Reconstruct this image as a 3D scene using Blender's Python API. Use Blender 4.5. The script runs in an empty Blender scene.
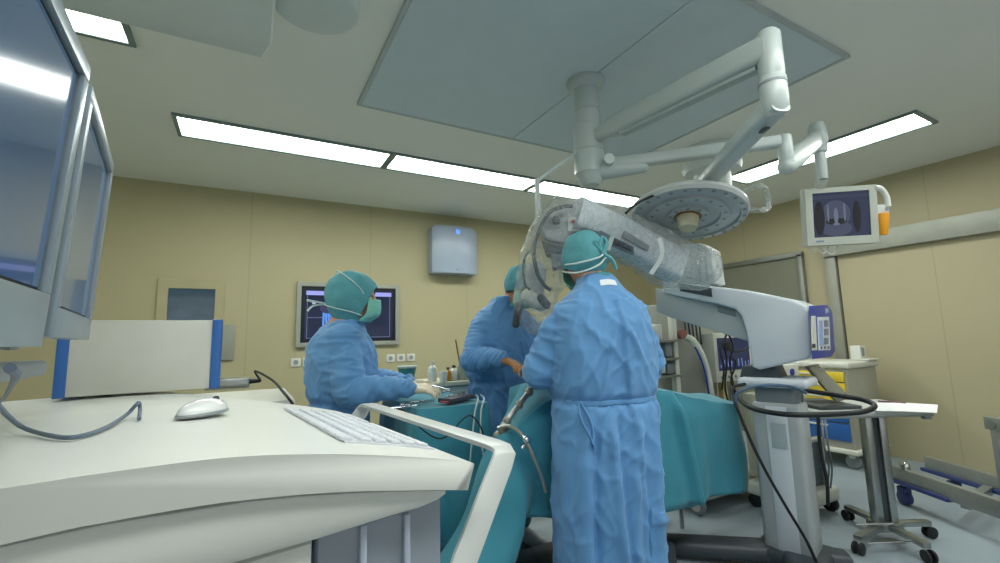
import bpy, bmesh, math, random
from mathutils import Vector as V, Matrix, noise
random.seed(7)
SC = bpy.context.scene
COL = SC.collection
PI = math.pi

# ------------------------------------------------------------------ camera
CAM = V((0, 0, 1.25)); FPX = 452.77
AX = V((0.873, -0.487, -0.025)).normalized()
AZ = V((-0.486, -0.865, -0.125)).normalized()
AY = AZ.cross(AX).normalized(); AX = AY.cross(AZ).normalized()
cd = bpy.data.cameras.new('camera'); cam = bpy.data.objects.new('camera', cd); COL.objects.link(cam)
cd.sensor_fit = 'HORIZONTAL'; cd.sensor_width = 36; cd.lens = 36 * FPX / 1000; cd.clip_start = 0.02
cam.matrix_world = Matrix(((AX.x, AY.x, AZ.x, CAM.x), (AX.y, AY.y, AZ.y, CAM.y), (AX.z, AY.z, AZ.z, CAM.z), (0, 0, 0, 1)))
SC.camera = cam
def ray(px, py): return AX * ((px - 500) / FPX) - AY * ((py - 281.5) / FPX) - AZ
def D(px, py, d): return CAM + ray(px, py) * d                     # point at a depth
def ON(px, py, p, n):                                             # point on a plane
    r = ray(px, py); n = V(n); return CAM + r * ((V(p) - CAM).dot(n) / r.dot(n))
def ZP(px, py, z): return ON(px, py, (0, 0, z), (0, 0, 1))

# ------------------------------------------------------------------ materials
def lin(c):
    return tuple((x / 255 / 12.92) if x / 255 <= 0.04045 else ((x / 255 + 0.055) / 1.055) ** 2.4 for x in c)
MATS = {}
def M(name, rgb, rough=0.5, metal=0.0, var=0.06, nscale=6.0, bump=0.0, bscale=40.0, spec=0.5, coat=0.0, trans=0.0, emit=None, estr=0.0, sub=0.0, sheen=0.0):
    if name in MATS: return MATS[name]
    m = bpy.data.materials.new(name); m.use_nodes = True; nt = m.node_tree; b = nt.nodes['Principled BSDF']
    c = lin(rgb)
    tc = nt.nodes.new('ShaderNodeTexCoord'); nz = nt.nodes.new('ShaderNodeTexNoise'); nz.inputs['Scale'].default_value = nscale
    nz.inputs['Detail'].default_value = 4
    nt.links.new(tc.outputs['Object'], nz.inputs['Vector'])
    rp = nt.nodes.new('ShaderNodeValToRGB')
    rp.color_ramp.elements[0].position = 0.3; rp.color_ramp.elements[1].position = 0.7
    rp.color_ramp.elements[0].color = (*[x * (1 - var) for x in c], 1); rp.color_ramp.elements[1].color = (*[min(1, x * (1 + var)) for x in c], 1)
    nt.links.new(nz.outputs['Fac'], rp.inputs['Fac']); nt.links.new(rp.outputs['Color'], b.inputs['Base Color'])
    b.inputs['Roughness'].default_value = rough; b.inputs['Metallic'].default_value = metal
    b.inputs['Specular IOR Level'].default_value = spec; b.inputs['Coat Weight'].default_value = coat
    b.inputs['Transmission Weight'].default_value = trans
    if sub: b.inputs['Subsurface Weight'].default_value = sub; b.inputs['Subsurface Radius'].default_value = (0.01, 0.01, 0.01)
    if sheen: b.inputs['Sheen Weight'].default_value = sheen
    if emit: b.inputs['Emission Color'].default_value = (*lin(emit), 1); b.inputs['Emission Strength'].default_value = estr
    if bump:
        n2 = nt.nodes.new('ShaderNodeTexNoise'); n2.inputs['Scale'].default_value = bscale; n2.inputs['Detail'].default_value = 5
        nt.links.new(tc.outputs['Object'], n2.inputs['Vector'])
        bp = nt.nodes.new('ShaderNodeBump'); bp.inputs['Strength'].default_value = bump; bp.inputs['Distance'].default_value = 0.01
        nt.links.new(n2.outputs['Fac'], bp.inputs['Height']); nt.links.new(bp.outputs['Normal'], b.inputs['Normal'])
    MATS[name] = m
    return m
def emission(name, rgb, s):
    return M(name, (10, 10, 12), 0.3, emit=rgb, estr=s)
def film(name='clear film', alpha=0.22):
    """crinkled clear plastic"""
    m = bpy.data.materials.new(name); m.use_nodes = True; nt = m.node_tree
    out = nt.nodes['Material Output']; b = nt.nodes['Principled BSDF']
    b.inputs['Base Color'].default_value = (0.72, 0.77, 0.77, 1); b.inputs['Roughness'].default_value = 0.12
    b.inputs['Specular IOR Level'].default_value = 0.8
    tc = nt.nodes.new('ShaderNodeTexCoord'); n2 = nt.nodes.new('ShaderNodeTexNoise'); n2.inputs['Scale'].default_value = 16; n2.inputs['Detail'].default_value = 6
    n2.inputs['Distortion'].default_value = 1.2
    nt.links.new(tc.outputs['Object'], n2.inputs['Vector'])
    bp = nt.nodes.new('ShaderNodeBump'); bp.inputs['Strength'].default_value = 1.0; bp.inputs['Distance'].default_value = 0.06
    nt.links.new(n2.outputs['Fac'], bp.inputs['Height']); nt.links.new(bp.outputs['Normal'], b.inputs['Normal'])
    tr = nt.nodes.new('ShaderNodeBsdfTransparent'); tr.inputs['Color'].default_value = (0.96, 0.98, 0.98, 1)
    lw = nt.nodes.new('ShaderNodeLayerWeight'); lw.inputs['Blend'].default_value = 0.25
    nt.links.new(bp.outputs['Normal'], lw.inputs['Normal'])
    mp = nt.nodes.new('ShaderNodeMapRange'); mp.inputs['To Min'].default_value = alpha; mp.inputs['To Max'].default_value = 0.62
    nt.links.new(lw.outputs['Facing'], mp.inputs['Value'])
    mx = nt.nodes.new('ShaderNodeMixShader')
    nt.links.new(mp.outputs['Result'], mx.inputs['Fac']); nt.links.new(tr.outputs[0], mx.inputs[1]); nt.links.new(b.outputs[0], mx.inputs[2])
    nt.links.new(mx.outputs[0], out.inputs['Surface'])
    return m
def wall_mat(name, rgb, axis, pitch, off):
    """painted wall panels with thin joints every `pitch` metres along an axis"""
    m = M(name, rgb, 0.55, var=0.03, nscale=1.2, bump=0.03, bscale=120)
    nt = m.node_tree; b = nt.nodes['Principled BSDF']
    tc = nt.nodes.new('ShaderNodeTexCoord'); sp = nt.nodes.new('ShaderNodeSeparateXYZ'); nt.links.new(tc.outputs['Object'], sp.inputs[0])
    a1 = nt.nodes.new('ShaderNodeMath'); a1.operation = 'ADD'; a1.inputs[1].default_value = off; nt.links.new(sp.outputs[axis], a1.inputs[0])
    md = nt.nodes.new('ShaderNodeMath'); md.operation = 'FLOORED_MODULO'; md.inputs[1].default_value = pitch; nt.links.new(a1.outputs[0], md.inputs[0])
    lt = nt.nodes.new('ShaderNodeMath'); lt.operation = 'LESS_THAN'; lt.inputs[1].default_value = 0.012; nt.links.new(md.outputs[0], lt.inputs[0])
    mx = nt.nodes.new('ShaderNodeMix'); mx.data_type = 'RGBA'
    src = b.inputs['Base Color'].links[0].from_socket
    nt.links.new(lt.outputs[0], mx.inputs['Factor']); nt.links.new(src, mx.inputs['A']); mx.inputs['B'].default_value = (*[x * 0.88 for x in lin(rgb)], 1)
    nt.links.new(mx.outputs['Result'], b.inputs['Base Color'])
    return m

# ------------------------------------------------------------------ mesh builder
class MB:
    def __init__(s): s.bm = bmesh.new()
    def _bev(s, geom, w, seg=2):
        if w > 0:
            es = [e for e in geom if isinstance(e, bmesh.types.BMEdge)]
            bmesh.ops.bevel(s.bm, geom=es, offset=w, segments=seg, affect='EDGES', profile=0.5, clamp_overlap=True)
    def box(s, c, size, rz=0.0, bev=0.004, mat=None, seg=2):
        r = bmesh.ops.create_cube(s.bm, size=1.0)
        vs = r['verts']; m = Matrix.Translation(V(c)) @ (mat if mat else Matrix.Rotation(rz, 4, 'Z')) @ Matrix.Diagonal((*size, 1))
        bmesh.ops.transform(s.bm, matrix=m, verts=vs)
        es = list({e for v in vs for e in v.link_edges}); s._bev(es, min(bev, min(size) * 0.45), seg); return s
    def bar(s, p, q, w, h, up=(0, 0, 1), bev=0.004):
        """box from p to q, w across, h along up"""
        p, q = V(p), V(q); x = (q - p); L = x.length; x.normalize(); y = V(up).cross(x).normalized(); z = x.cross(y)
        m = Matrix(((x.x, y.x, z.x, 0), (x.y, y.y, z.y, 0), (x.z, y.z, z.z, 0), (0, 0, 0, 1)))
        return s.box((p + q) / 2, (L, w, h), mat=m, bev=bev)
    def cyl(s, p, q, r0, r1=None, seg=24, bev=0.0):
        if r1 is None: r1 = r0
        p, q = V(p), V(q); d = q - p
        r = bmesh.ops.create_cone(s.bm, cap_ends=True, segments=seg, radius1=r0, radius2=r1, depth=d.length)
        m = Matrix.Translation((p + q) / 2) @ d.to_track_quat('Z', 'Y').to_matrix().to_4x4()
        bmesh.ops.transform(s.bm, matrix=m, verts=r['verts'])
        if bev:
            es = list({e for v in r['verts'] for e in v.link_edges if len([f for f in e.link_faces if len(f.verts) > 4]) == 1}); s._bev(es, bev)
        return s
    def ball(s, c, r, seg=16, mat=None):
        if not hasattr(r, '__len__'): r = (r, r, r)
        g = bmesh.ops.create_uvsphere(s.bm, u_segments=seg, v_segments=max(6, seg * 2 // 3), radius=1.0)
        bmesh.ops.transform(s.bm, matrix=Matrix.Translation(V(c)) @ (mat if mat else Matrix.Identity(4)) @ Matrix.Diagonal((*r, 1)), verts=g['verts']); return s
    def lathe(s, prof, o, axis=(0, 0, 1), seg=28):
        o = V(o); ax = V(axis).normalized(); q = ax.to_track_quat('Z', 'Y').to_matrix()
        rings = []
        for (r, z) in prof:
            rings.append([s.bm.verts.new(o + q @ V((r * math.cos(2 * PI * k / seg), r * math.sin(2 * PI * k / seg), z))) for k in range(seg)])
        for a, b in zip(rings, rings[1:]):
            for k in range(seg): s.bm.faces.new((a[k], a[(k + 1) % seg], b[(k + 1) % seg], b[k]))
        if prof[0][0] > 1e-5: s.bm.faces.new(rings[0][::-1])
        if prof[-1][0] > 1e-5: s.bm.faces.new(rings[-1])
        return s
    def prism(s, pts, ext, bev=0.0, seg=2):
        """polygon (3-D points in a plane) extruded by vector ext"""
        ext = V(ext); a = [s.bm.verts.new(V(p)) for p in pts]; b = [s.bm.verts.new(V(p) + ext) for p in pts]; n = len(pts)
        fs = [s.bm.faces.new(a), s.bm.faces.new(b[::-1])]
        for k in range(n): fs.append(s.bm.faces.new((a[k], b[k], b[(k + 1) % n], a[(k + 1) % n])))
        bmesh.ops.recalc_face_normals(s.bm, faces=fs)
        if bev: s._bev(list({e for f in fs[:2] for e in f.edges}), bev, seg)
        return s
    def sweep(s, path, prof, up=(0, 0, 1), cap=True, closed=False):
        """prof(i, t) -> list of (a, b) offsets along side and up; path = points"""
        path = [V(p) for p in path]; n = len(path); rings = []; u = V(up); prev = None
        for i, p in enumerate(path):
            t = (path[min(i + 1, n - 1)] - path[max(i - 1, 0)]).normalized()
            if prev is None:
                side = t.cross(u)
                if side.length < 1e-3: side = t.cross(V((1, 0.1, 0)))
                side.normalize()
            else:
                side = (prev - t * prev.dot(t)).normalized()
            prev = side; uu = side.cross(t).normalized()
            rings.append([s.bm.verts.new(p + side * a + uu * b) for a, b in prof(i, i / max(1, n - 1))])
        m = len(rings[0])
        for A, B in zip(rings, rings[1:]):
            for k in range(m): s.bm.faces.new((A[k], A[(k + 1) % m], B[(k + 1) % m], B[k]))
        if cap:
            s.bm.faces.new(rings[0][::-1]); s.bm.faces.new(rings[-1])
        return s
    def tube(s, path, r, seg=10, up=(0, 0, 1)):
        f = r if callable(r) else (lambda t: r)
        return s.sweep(path, lambda i, t: [(f(t) * math.cos(2 * PI * k / seg), f(t) * math.sin(2 * PI * k / seg)) for k in range(seg)], up)
    def rtube(s, path, w, h, up=(0, 0, 1), rad=0.3):
        """rounded-rectangle section"""
        fw = w if callable(w) else (lambda t: w); fh = h if callable(h) else (lambda t: h)
        def pr(i, t):
            W, H = fw(t) / 2, fh(t) / 2; r = rad * 2 * min(W, H); o = []
            for cx, cy, a0 in ((W - r, H - r, 0), (-W + r, H - r, PI / 2), (-W + r, -H + r, PI), (W - r, -H + r, 1.5 * PI)):
                for k in range(5): o.append((cx + r * math.cos(a0 + k * PI / 8), cy + r * math.sin(a0 + k * PI / 8)))
            return o
        return s.sweep(path, pr, up)
    def capsule(s, p, q, r0, r1, seg=14):
        p, q = V(p), V(q); L = (q - p).length
        if L < 1e-4: return s.ball(p, r0)
        pr = [(r0 * math.cos(a), r0 * math.sin(a)) for a in [-PI / 2 + PI / 2 * k / 5 for k in range(6)]]
        pr += [(r1 * math.cos(a), L + r1 * math.sin(a)) for a in [PI / 2 * k / 5 for k in range(6)]]
        pr[0] = (1e-6, pr[0][1]); pr[-1] = (1e-6, pr[-1][1])
        return s.lathe(pr, p, q - p, seg)
    def quad(s, a, b, c, d):
        s.bm.faces.new([s.bm.verts.new(V(p)) for p in (a, b, c, d)]); return s
    def grid(s, fn, nu, nv, closed_u=False):
        vs = [[s.bm.verts.new(fn(i / (nu if closed_u else nu - 1), j / (nv - 1))) for j in range(nv)] for i in range(nu)]
        for i in range(nu if closed_u else nu - 1):
            for j in range(nv - 1):
                k = (i + 1) % nu
                s.bm.faces.new((vs[i][j], vs[k][j], vs[k][j + 1], vs[i][j + 1]))
        return vs
    def mesh(s, name):
        bmesh.ops.remove_doubles(s.bm, verts=s.bm.verts, dist=1e-6)
        bmesh.ops.recalc_face_normals(s.bm, faces=s.bm.faces)
        me = bpy.data.meshes.new(name); s.bm.to_mesh(me); s.bm.free(); return me
    def build(s, name, mat, parent=None, smooth=True, angle=38):
        return link(name, s.mesh(name), mat, parent, smooth, angle)

def link(name, me, mat, parent=None, smooth=True, angle=38):
    me.materials.clear(); me.materials.append(mat)
    if smooth:
        me.polygons.foreach_set('use_smooth', [True] * len(me.polygons))
        if angle < 179: me.set_sharp_from_angle(angle=math.radians(angle))
    o = bpy.data.objects.new(name, me); COL.objects.link(o)
    if parent:
        r = parent
        while r.parent: r = r.parent
        me.transform(Matrix.Translation(-V(r.location)))
        o.parent = parent
    return o
def thing(name, label, cat, loc=(0, 0, 0), group=None):
    o = bpy.data.objects.new(name, None); COL.objects.link(o); o.location = V(loc); o.empty_display_size = 0.1
    return tag(o, label, cat, group)
def tag(o, label, cat, group=None):
    o['label'] = label; o['category'] = cat
    if group: o['group'] = group
    return o
def struct(name, mb, mat, parent=None, smooth=False):
    o = mb.build(name, mat, parent, smooth); 
    if not parent: o['kind'] = 'structure'
    return o
def remesh(mb, voxel, iters=2, adapt=0.0):
    me = mb.mesh('tmp'); o = bpy.data.objects.new('tmp', me); COL.objects.link(o)
    m = o.modifiers.new('r', 'REMESH'); m.mode = 'VOXEL'; m.voxel_size = voxel; m.adaptivity = adapt
    if iters:
        m2 = o.modifiers.new('s', 'SMOOTH'); m2.iterations = iters; m2.factor = 0.5
    dg = bpy.context.evaluated_depsgraph_get(); r = bpy.data.meshes.new_from_object(o.evaluated_get(dg))
    bpy.data.objects.remove(o); bpy.data.meshes.remove(me)
    return r
def displace(me, fn):
    vs = me.vertices; ns = [v.normal.copy() for v in vs]
    for v, n in zip(vs, ns): v.co = v.co + n * fn(v.co, n)
    me.update()
def smoothstep(a, b, x):
    t = max(0, min(1, (x - a) / (b - a))); return t * t * (3 - 2 * t)
def spline(pts, n=12):
    """Catmull-Rom through pts"""
    P = [V(p) for p in pts]; P = [P[0] * 2 - P[1]] + P + [P[-1] * 2 - P[-2]]; out = []
    for i in range(1, len(P) - 2):
        for k in range(n):
            t = k / n; a, b, c, d = P[i - 1], P[i], P[i + 1], P[i + 2]
            out.append(0.5 * ((2 * b) + (c - a) * t + (2 * a - 5 * b + 4 * c - d) * t * t + (3 * b - a - 3 * c + d) * t ** 3))
    out.append(P[-2]); return out
# ================================================================== SETTING
RX, BY, LX, FY, H = 5.64, 5.14, -2.6, -2.4, 2.80
m_wall_b = wall_mat('back wall paint', (178, 171, 135), 'X', 1.2, 0.0)
m_wall_r = wall_mat('right wall paint', (178, 170, 138), 'Y', 0.92, -1.66 + 0.92)
m_ceil = M('ceiling paint', (232, 233, 226), 0.7, var=0.02, nscale=1.0)
m_floor = M('floor vinyl', (150, 163, 171), 0.5, var=0.07, nscale=3.0, bump=0.03, bscale=60)
m_steel = M('brushed steel', (170, 174, 172), 0.32, 1.0, var=0.06, nscale=14)
m_chrome = M('chrome', (215, 218, 216), 0.12, 1.0, var=0.02)
m_trim = M('grey trim paint', (150, 152, 144), 0.45, 0.0, var=0.03)
m_white = M('white enamel', (216, 219, 214), 0.3, var=0.02)
m_offw = M('off white plastic', (212, 213, 202), 0.4, var=0.02)
m_grey = M('mid grey plastic', (140, 148, 152), 0.45, var=0.04)
m_dgrey = M('dark grey plastic', (62, 70, 76), 0.45, var=0.05)
m_black = M('black rubber', (22, 26, 29), 0.5, var=0.1)
m_blue = M('blue plastic', (44, 98, 168), 0.4, var=0.04)
m_navy = M('navy panel', (36, 56, 148), 0.4, var=0.04)
m_drape = M('teal drape cloth', (57, 140, 160), 0.75, var=0.06, nscale=9, bump=0.12, bscale=30, sheen=0.2)
m_gown = M('blue gown cloth', (96, 150, 202), 0.75, var=0.05, nscale=8, bump=0.10, bscale=45, sheen=0.2)
m_cap = M('mint cap cloth', (88, 158, 168), 0.8, var=0.06, nscale=20, bump=0.2, bscale=70)
m_mask = M('mint mask cloth', (132, 200, 186), 0.8, var=0.04, nscale=20, bump=0.15, bscale=90)
m_skin = M('skin', (196, 146, 118), 0.5, var=0.06, nscale=20, sub=0.1)
m_glove = M('cream latex', (222, 210, 184), 0.42, var=0.04, nscale=25, bump=0.2, bscale=80)
m_tanglove = M('tan latex', (166, 116, 66), 0.45, var=0.05, nscale=25, bump=0.2, bscale=80)
m_lamp = M('lamp diffuser', (235, 240, 240), 0.4, emit=(246, 250, 243), estr=14.5)
m_lampframe = M('lamp frame', (122, 140, 140), 0.35, 0.3)
m_film = film(alpha=0.12)
m_filmlight = film('thin clear film', 0.12)

def slab(name, c, size, mat): return struct(name, MB().box(c, size, bev=0), mat)
cx_, cy_ = (RX + LX) / 2, (BY + FY) / 2
slab('floor', (cx_, cy_, -0.05), (RX - LX, BY - FY, 0.1), m_floor)
slab('ceiling', (cx_, cy_, H + 0.05), (RX - LX, BY - FY, 0.1), m_ceil)
slab('wall_back', (cx_, BY + 0.05, H / 2), (RX - LX, 0.1, H), m_wall_b)
slab('wall_right', (RX + 0.05, cy_, H / 2), (0.1, BY - FY, H), m_wall_r)
slab('wall_left', (LX - 0.05, cy_, H / 2), (0.1, BY - FY, H), m_wall_b)
wf = MB()                                                          # unseen rear wall; wide window band added to let in fill light
for c, s_ in (((cx_, FY - 0.05, 0.35), (RX - LX, 0.1, 0.7)), ((cx_, FY - 0.05, 2.6), (RX - LX, 0.1, 0.4)), ((LX + 0.35, FY - 0.05, 1.55), (0.7, 0.1, 1.7)), ((RX - 0.35, FY - 0.05, 1.55), (0.7, 0.1, 1.7)), ((cx_, FY - 0.05, 1.55), (0.16, 0.1, 1.7))): wf.box(c, s_, bev=0)
struct('wall_front', wf, m_wall_b)
wd = bpy.data.worlds.new('fill_sky'); SC.world = wd; wd.use_nodes = True  # even sky added as fill through the invented rear windows
bg = wd.node_tree.nodes['Background']; bg.inputs[0].default_value = (0.90, 0.95, 1.0, 1); bg.inputs[1].default_value = 0.75
slab('baseboard_back', (cx_, BY - 0.008, 0.05), (RX - LX, 0.016, 0.1), m_trim)
slab('baseboard_right', (RX - 0.008, (FY + 2.44) / 2, 0.045), (0.016, 2.44 - FY, 0.09), m_trim)

# hinged door in the right wall
d1 = MB().box((RX - 0.012, 3.36, 1.06), (0.024, 1.0, 2.12), bev=0.002).build('door_1', M('door leaf grey green', (124, 126, 110), 0.45, var=0.03), None, False); d1['kind'] = 'structure'
MB().box((RX - 0.03, 3.36, 2.14), (0.06, 1.12, 0.06), bev=0.004).box((RX - 0.03, 2.83, 1.07), (0.06, 0.06, 2.14), bev=0.004).box((RX - 0.03, 3.89, 1.07), (0.06, 0.06, 2.14), bev=0.004).build('door_frame', M('door frame steel', (128, 132, 126), 0.4, 0.4), d1)
hb = MB().cyl((RX - 0.024, 3.78, 1.0), (RX - 0.075, 3.78, 1.0), 0.011).cyl((RX - 0.07, 3.78, 1.0), (RX - 0.07, 3.65, 1.0), 0.010).build('door_handle', m_steel, d1)
# sliding door with its track cover
d2 = MB().box((RX - 0.02, 1.05, 1.025), (0.04, 2.80, 2.05), bev=0.002).build('door_2', wall_mat('sliding door paint', (180, 172, 140), 'Y', 0.92, -1.66 + 0.92), None, False); d2['kind'] = 'structure'
MB().box((RX - 0.06, 0.6, 2.145), (0.12, 3.92, 0.19), bev=0.004).build('track_cover', M('track cover paint', (160, 163, 152), 0.45, 0.1), d2)
MB().box((RX - 0.04, 2.51, 1.05), (0.08, 0.10, 2.10), bev=0.004).build('door_jamb', M('jamb steel', (150, 152, 140), 0.45, 0.2), d2)
# viewing window in the back wall
w1 = MB()
for c, s in (((-0.455, BY - 0.012, 1.835), (0.53, 0.024, 0.09)), ((-0.455, BY - 0.012, 1.265), (0.53, 0.024, 0.09)), ((-0.68, BY - 0.012, 1.55), (0.08, 0.024, 0.48)), ((-0.23, BY - 0.012, 1.55), (0.08, 0.024, 0.48))): w1.box(c, s, bev=0.002)
w1 = struct('window_1', w1, M('window panel paint', (174, 167, 130), 0.5))
MB().box((-0.455, BY - 0.006, 1.55), (0.37, 0.008, 0.48), bev=0).build('window_pane', M('glowing dark glass', (44, 58, 66), 0.08, var=0.5, nscale=7, coat=0.5, emit=(60, 84, 98), estr=0.35), w1, False)  # faint glow put in the glass in place of its reflections

# laminar-flow field over the table
lf = thing('air_diffuser', 'large grey rectangular ceiling panel that the lamp boom hangs from', 'ceiling panel', (1.745, 1.985, H))
m_lf = M('laminar panel grey', (196, 210, 216), 0.6, var=0.02)
for x0, x1 in ((0.60, 1.742), (1.748, 2.91)):
    MB().box(((x0 + x1) / 2, 1.985, H - 0.008), (x1 - x0, 1.74, 0.016), bev=0.002).build('panel', m_lf, lf, False)
fr = MB()
for c, s in (((1.755, 2.86, H - 0.01), (2.36, 0.022, 0.02)), ((1.755, 1.11, H - 0.01), (2.36, 0.022, 0.02)), ((0.587, 1.985, H - 0.01), (0.022, 1.74, 0.02)), ((2.923, 1.985, H - 0.01), (0.022, 1.74, 0.02))): fr.box(c, s, bev=0.002)
fr.build('frame', M('panel edge', (176, 186, 186), 0.5), lf, False)

# ceiling lamps
def ceiling_light(x0, x1, y0, y1, label):
    t = thing('ceiling_light', label, 'ceiling light', ((x0 + x1) / 2, (y0 + y1) / 2, H), 'recessed ceiling lights')
    cx, cy, w, h = (x0 + x1) / 2, (y0 + y1) / 2, x1 - x0, y1 - y0; f = MB(); e = 0.028
    for c, s in (((cx, y0 + e / 2, H - 0.009), (w, e, 0.018)), ((cx, y1 - e / 2, H - 0.009), (w, e, 0.018)), ((x0 + e / 2, cy, H - 0.009), (e, h - 2 * e, 0.018)), ((x1 - e / 2, cy, H - 0.009), (e, h - 2 * e, 0.018))): f.box(c, s, bev=0.002)
    f.build('frame', m_lampframe, t, False)
    MB().box((cx, cy, H - 0.005), (w - 2 * e, h - 2 * e, 0.006), bev=0).build('diffuser', m_lamp, t, False)
ceiling_light(-0.49, 1.01, 3.53, 3.90, 'left module of the long light strip along the back wall')
ceiling_light(1.015, 2.50, 3.53, 3.90, 'middle module of the long light strip, above the white wall box')
ceiling_light(2.505, 4.00, 3.53, 3.90, 'right module of the long light strip, behind the surgical lamp')
ceiling_light(4.12, 4.51, 1.20, 2.72, 'long ceiling light on the right, above the sliding door')
ceiling_light(-2.05, -0.55, 2.42, 2.79, 'short piece of ceiling light at upper left beside the screens')
for k, (x0, x1) in enumerate(((-0.49, 1.01), (1.015, 2.50), (2.505, 4.00))):  # second strip, out of view, added to brighten the console top
    ceiling_light(x0, x1, 0.06, 0.43, ('unseen light module added above the console and the camera', 'unseen light module added on the ceiling behind the standing surgeon', 'unseen light module added on the ceiling above the laptop table')[k])

# wall screen
def wall_screen():
    t = thing('wall_monitor', 'dark screen in a grey frame on the back wall behind the nurse', 'monitor', (0.99, BY, 1.55))
    f = MB()
    for c, s in (((0.99, BY - 0.02, 1.87), (1.08, 0.04, 0.045)), ((0.99, BY - 0.02, 1.235), (1.08, 0.04, 0.045)), ((0.47, BY - 0.02, 1.55), (0.045, 0.04, 0.60)), ((1.51, BY - 0.02, 1.55), (0.045, 0.04, 0.60))): f.box(c, s, bev=0.003)
    f.build('frame', M('screen frame grey', (160, 164, 152), 0.4, 0.3), t, False)
    MB().box((0.99, BY - 0.012, 1.5525), (1.0, 0.02, 0.595), bev=0.002).build('bezel', M('screen bezel', (16, 20, 34), 0.3), t, False)
    s = MB().box((0.99, BY - 0.024, 1.5525), (0.92, 0.004, 0.52), bev=0).build('screen', M('dark screen', (8, 11, 24), 0.12, emit=(22, 32, 60), estr=0.8), t, False)
    def pan(x0, x1, z0, z1, m): MB().box(((x0 + x1) / 2, BY - 0.027, (z0 + z1) / 2), (x1 - x0, 0.002, z1 - z0), bev=0).build('screen_window', m, s, False)
    lil = emission('screen lilac', (150, 156, 225), 1.0); lin_ = emission('screen line', (110, 122, 165), 0.8); bl = emission('screen blue', (84, 140, 225), 1.0); wh = emission('screen white', (200, 210, 235), 0.7)
    pan(0.54, 1.44, 1.755, 1.80, lil)
    for z in (1.30, 1.515): pan(0.55, 0.98, z, z + 0.005, lin_)
    for x in (0.55, 0.985, 1.10, 1.42): pan(x, x + 0.005, 1.30, 1.75, lin_)
    pan(1.10, 1.42, 1.30, 1.305, lin_)
    for x, z in ((0.60, 1.66), (0.86, 1.42), (1.23, 1.66), (1.26, 1.62)): pan(x, x + 0.035, z, z + 0.02, wh)
    b = MB()
    for k in range(4):
        x = 0.70 + 0.035 * k; b.quad((x, BY - 0.028, 1.31), (x + 0.018, BY - 0.028, 1.31), (x + 0.03 - 0.012 * k, BY - 0.028, 1.60), (x + 0.006 - 0.012 * k, BY - 0.028, 1.60))
    b.build('screen_window', bl, s, False)
    MB().ball((0.76, BY - 0.028, 1.62), (0.085, 0.002, 0.06), 20).build('screen_window', emission('screen violet', (70, 70, 120), 0.5), s)
wall_screen()

# white wall box
t = thing('wall_mounted_purifier', 'pale box with a bowed front high on the back wall', 'wall unit', (2.19, BY, 2.32))
pr = [(1.895, BY), (2.485, BY), (2.485, BY - 0.14), (2.44, BY - 0.175), (2.33, BY - 0.20), (2.19, BY - 0.21), (2.05, BY - 0.20), (1.94, BY - 0.175), (1.895, BY - 0.14)]
m_ac = M('pale blue grey plastic', (164, 178, 196), 0.3, var=0.02)
MB().prism([(x, y, 2.04) for x, y in pr], (0, 0, 0.56), bev=0.015).build('body', m_ac, t)
MB().prism([(2.19 + (x - 2.19) * 0.9, BY + (y - BY) * 0.92, 2.60) for x, y in pr], (0, 0, 0.025), bev=0.01).build('lid', m_ac, t)
MB().box((2.20, BY - 0.208, 2.55), (0.05, 0.012, 0.05), bev=0.003).build('status_light', emission('blue led', (90, 130, 255), 1.4), t)
MB().box((2.19, BY - 0.209, 2.085), (0.025, 0.006, 0.02), bev=0.002).build('badge', m_grey, t)
# switch plate and sockets
sp = MB().box((-0.145, BY - 0.012, 1.28), (0.11, 0.024, 0.34), bev=0.004).build('switch_plate', M('grey plate', (150, 152, 140), 0.5), None)
tag(sp, 'tall grey plate on the back wall right of the dark window', 'switch plate')
soc = [(0.46, 'leftmost white wall socket, below the left edge of the wall screen'), (0.575, 'second white wall socket, just left of the nurse'),
       (1.44, 'white wall socket right of the nurse, nearest to her'), (1.56, 'middle white wall socket of the three right of the nurse'), (1.68, 'last white wall socket to the right of the nurse')]
for x, lb in soc:
    t = thing('wall_socket', lb, 'socket', (x, BY, 1.06), 'wall sockets')
    MB().box((x, BY - 0.006, 1.06), (0.095, 0.012, 0.085), bev=0.004).build('plate', m_offw, t)
    MB().cyl((x, BY - 0.013, 1.06), (x, BY - 0.010, 1.06), 0.024).build('recess', m_grey, t)

# ceiling pendant at upper left
t = thing('ceiling_pendant', 'grey beam with a round mount hanging from the ceiling at upper left', 'pendant', (0.2, 1.9, H))
m_pend = M('pendant grey', (202, 210, 208), 0.45, var=0.02)
MB().cyl((0.20, 1.83, H), (0.20, 1.83, 2.60), 0.17, seg=40, bev=0.02).build('canopy', m_pend, t)
MB().prism([(-1.3, 1.62, 2.50), (-1.3, 2.12, 2.50), (0.02, 2.12, 2.50), (0.05, 2.03, 2.53), (0.05, 1.62, 2.53)], (0, 0, 0.14), bev=0.01).build('beam', m_pend, t)
MB().cyl((-0.02, 1.83, 2.63), (-0.02, 1.83, H), 0.09).build('column', m_pend, t)
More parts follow.
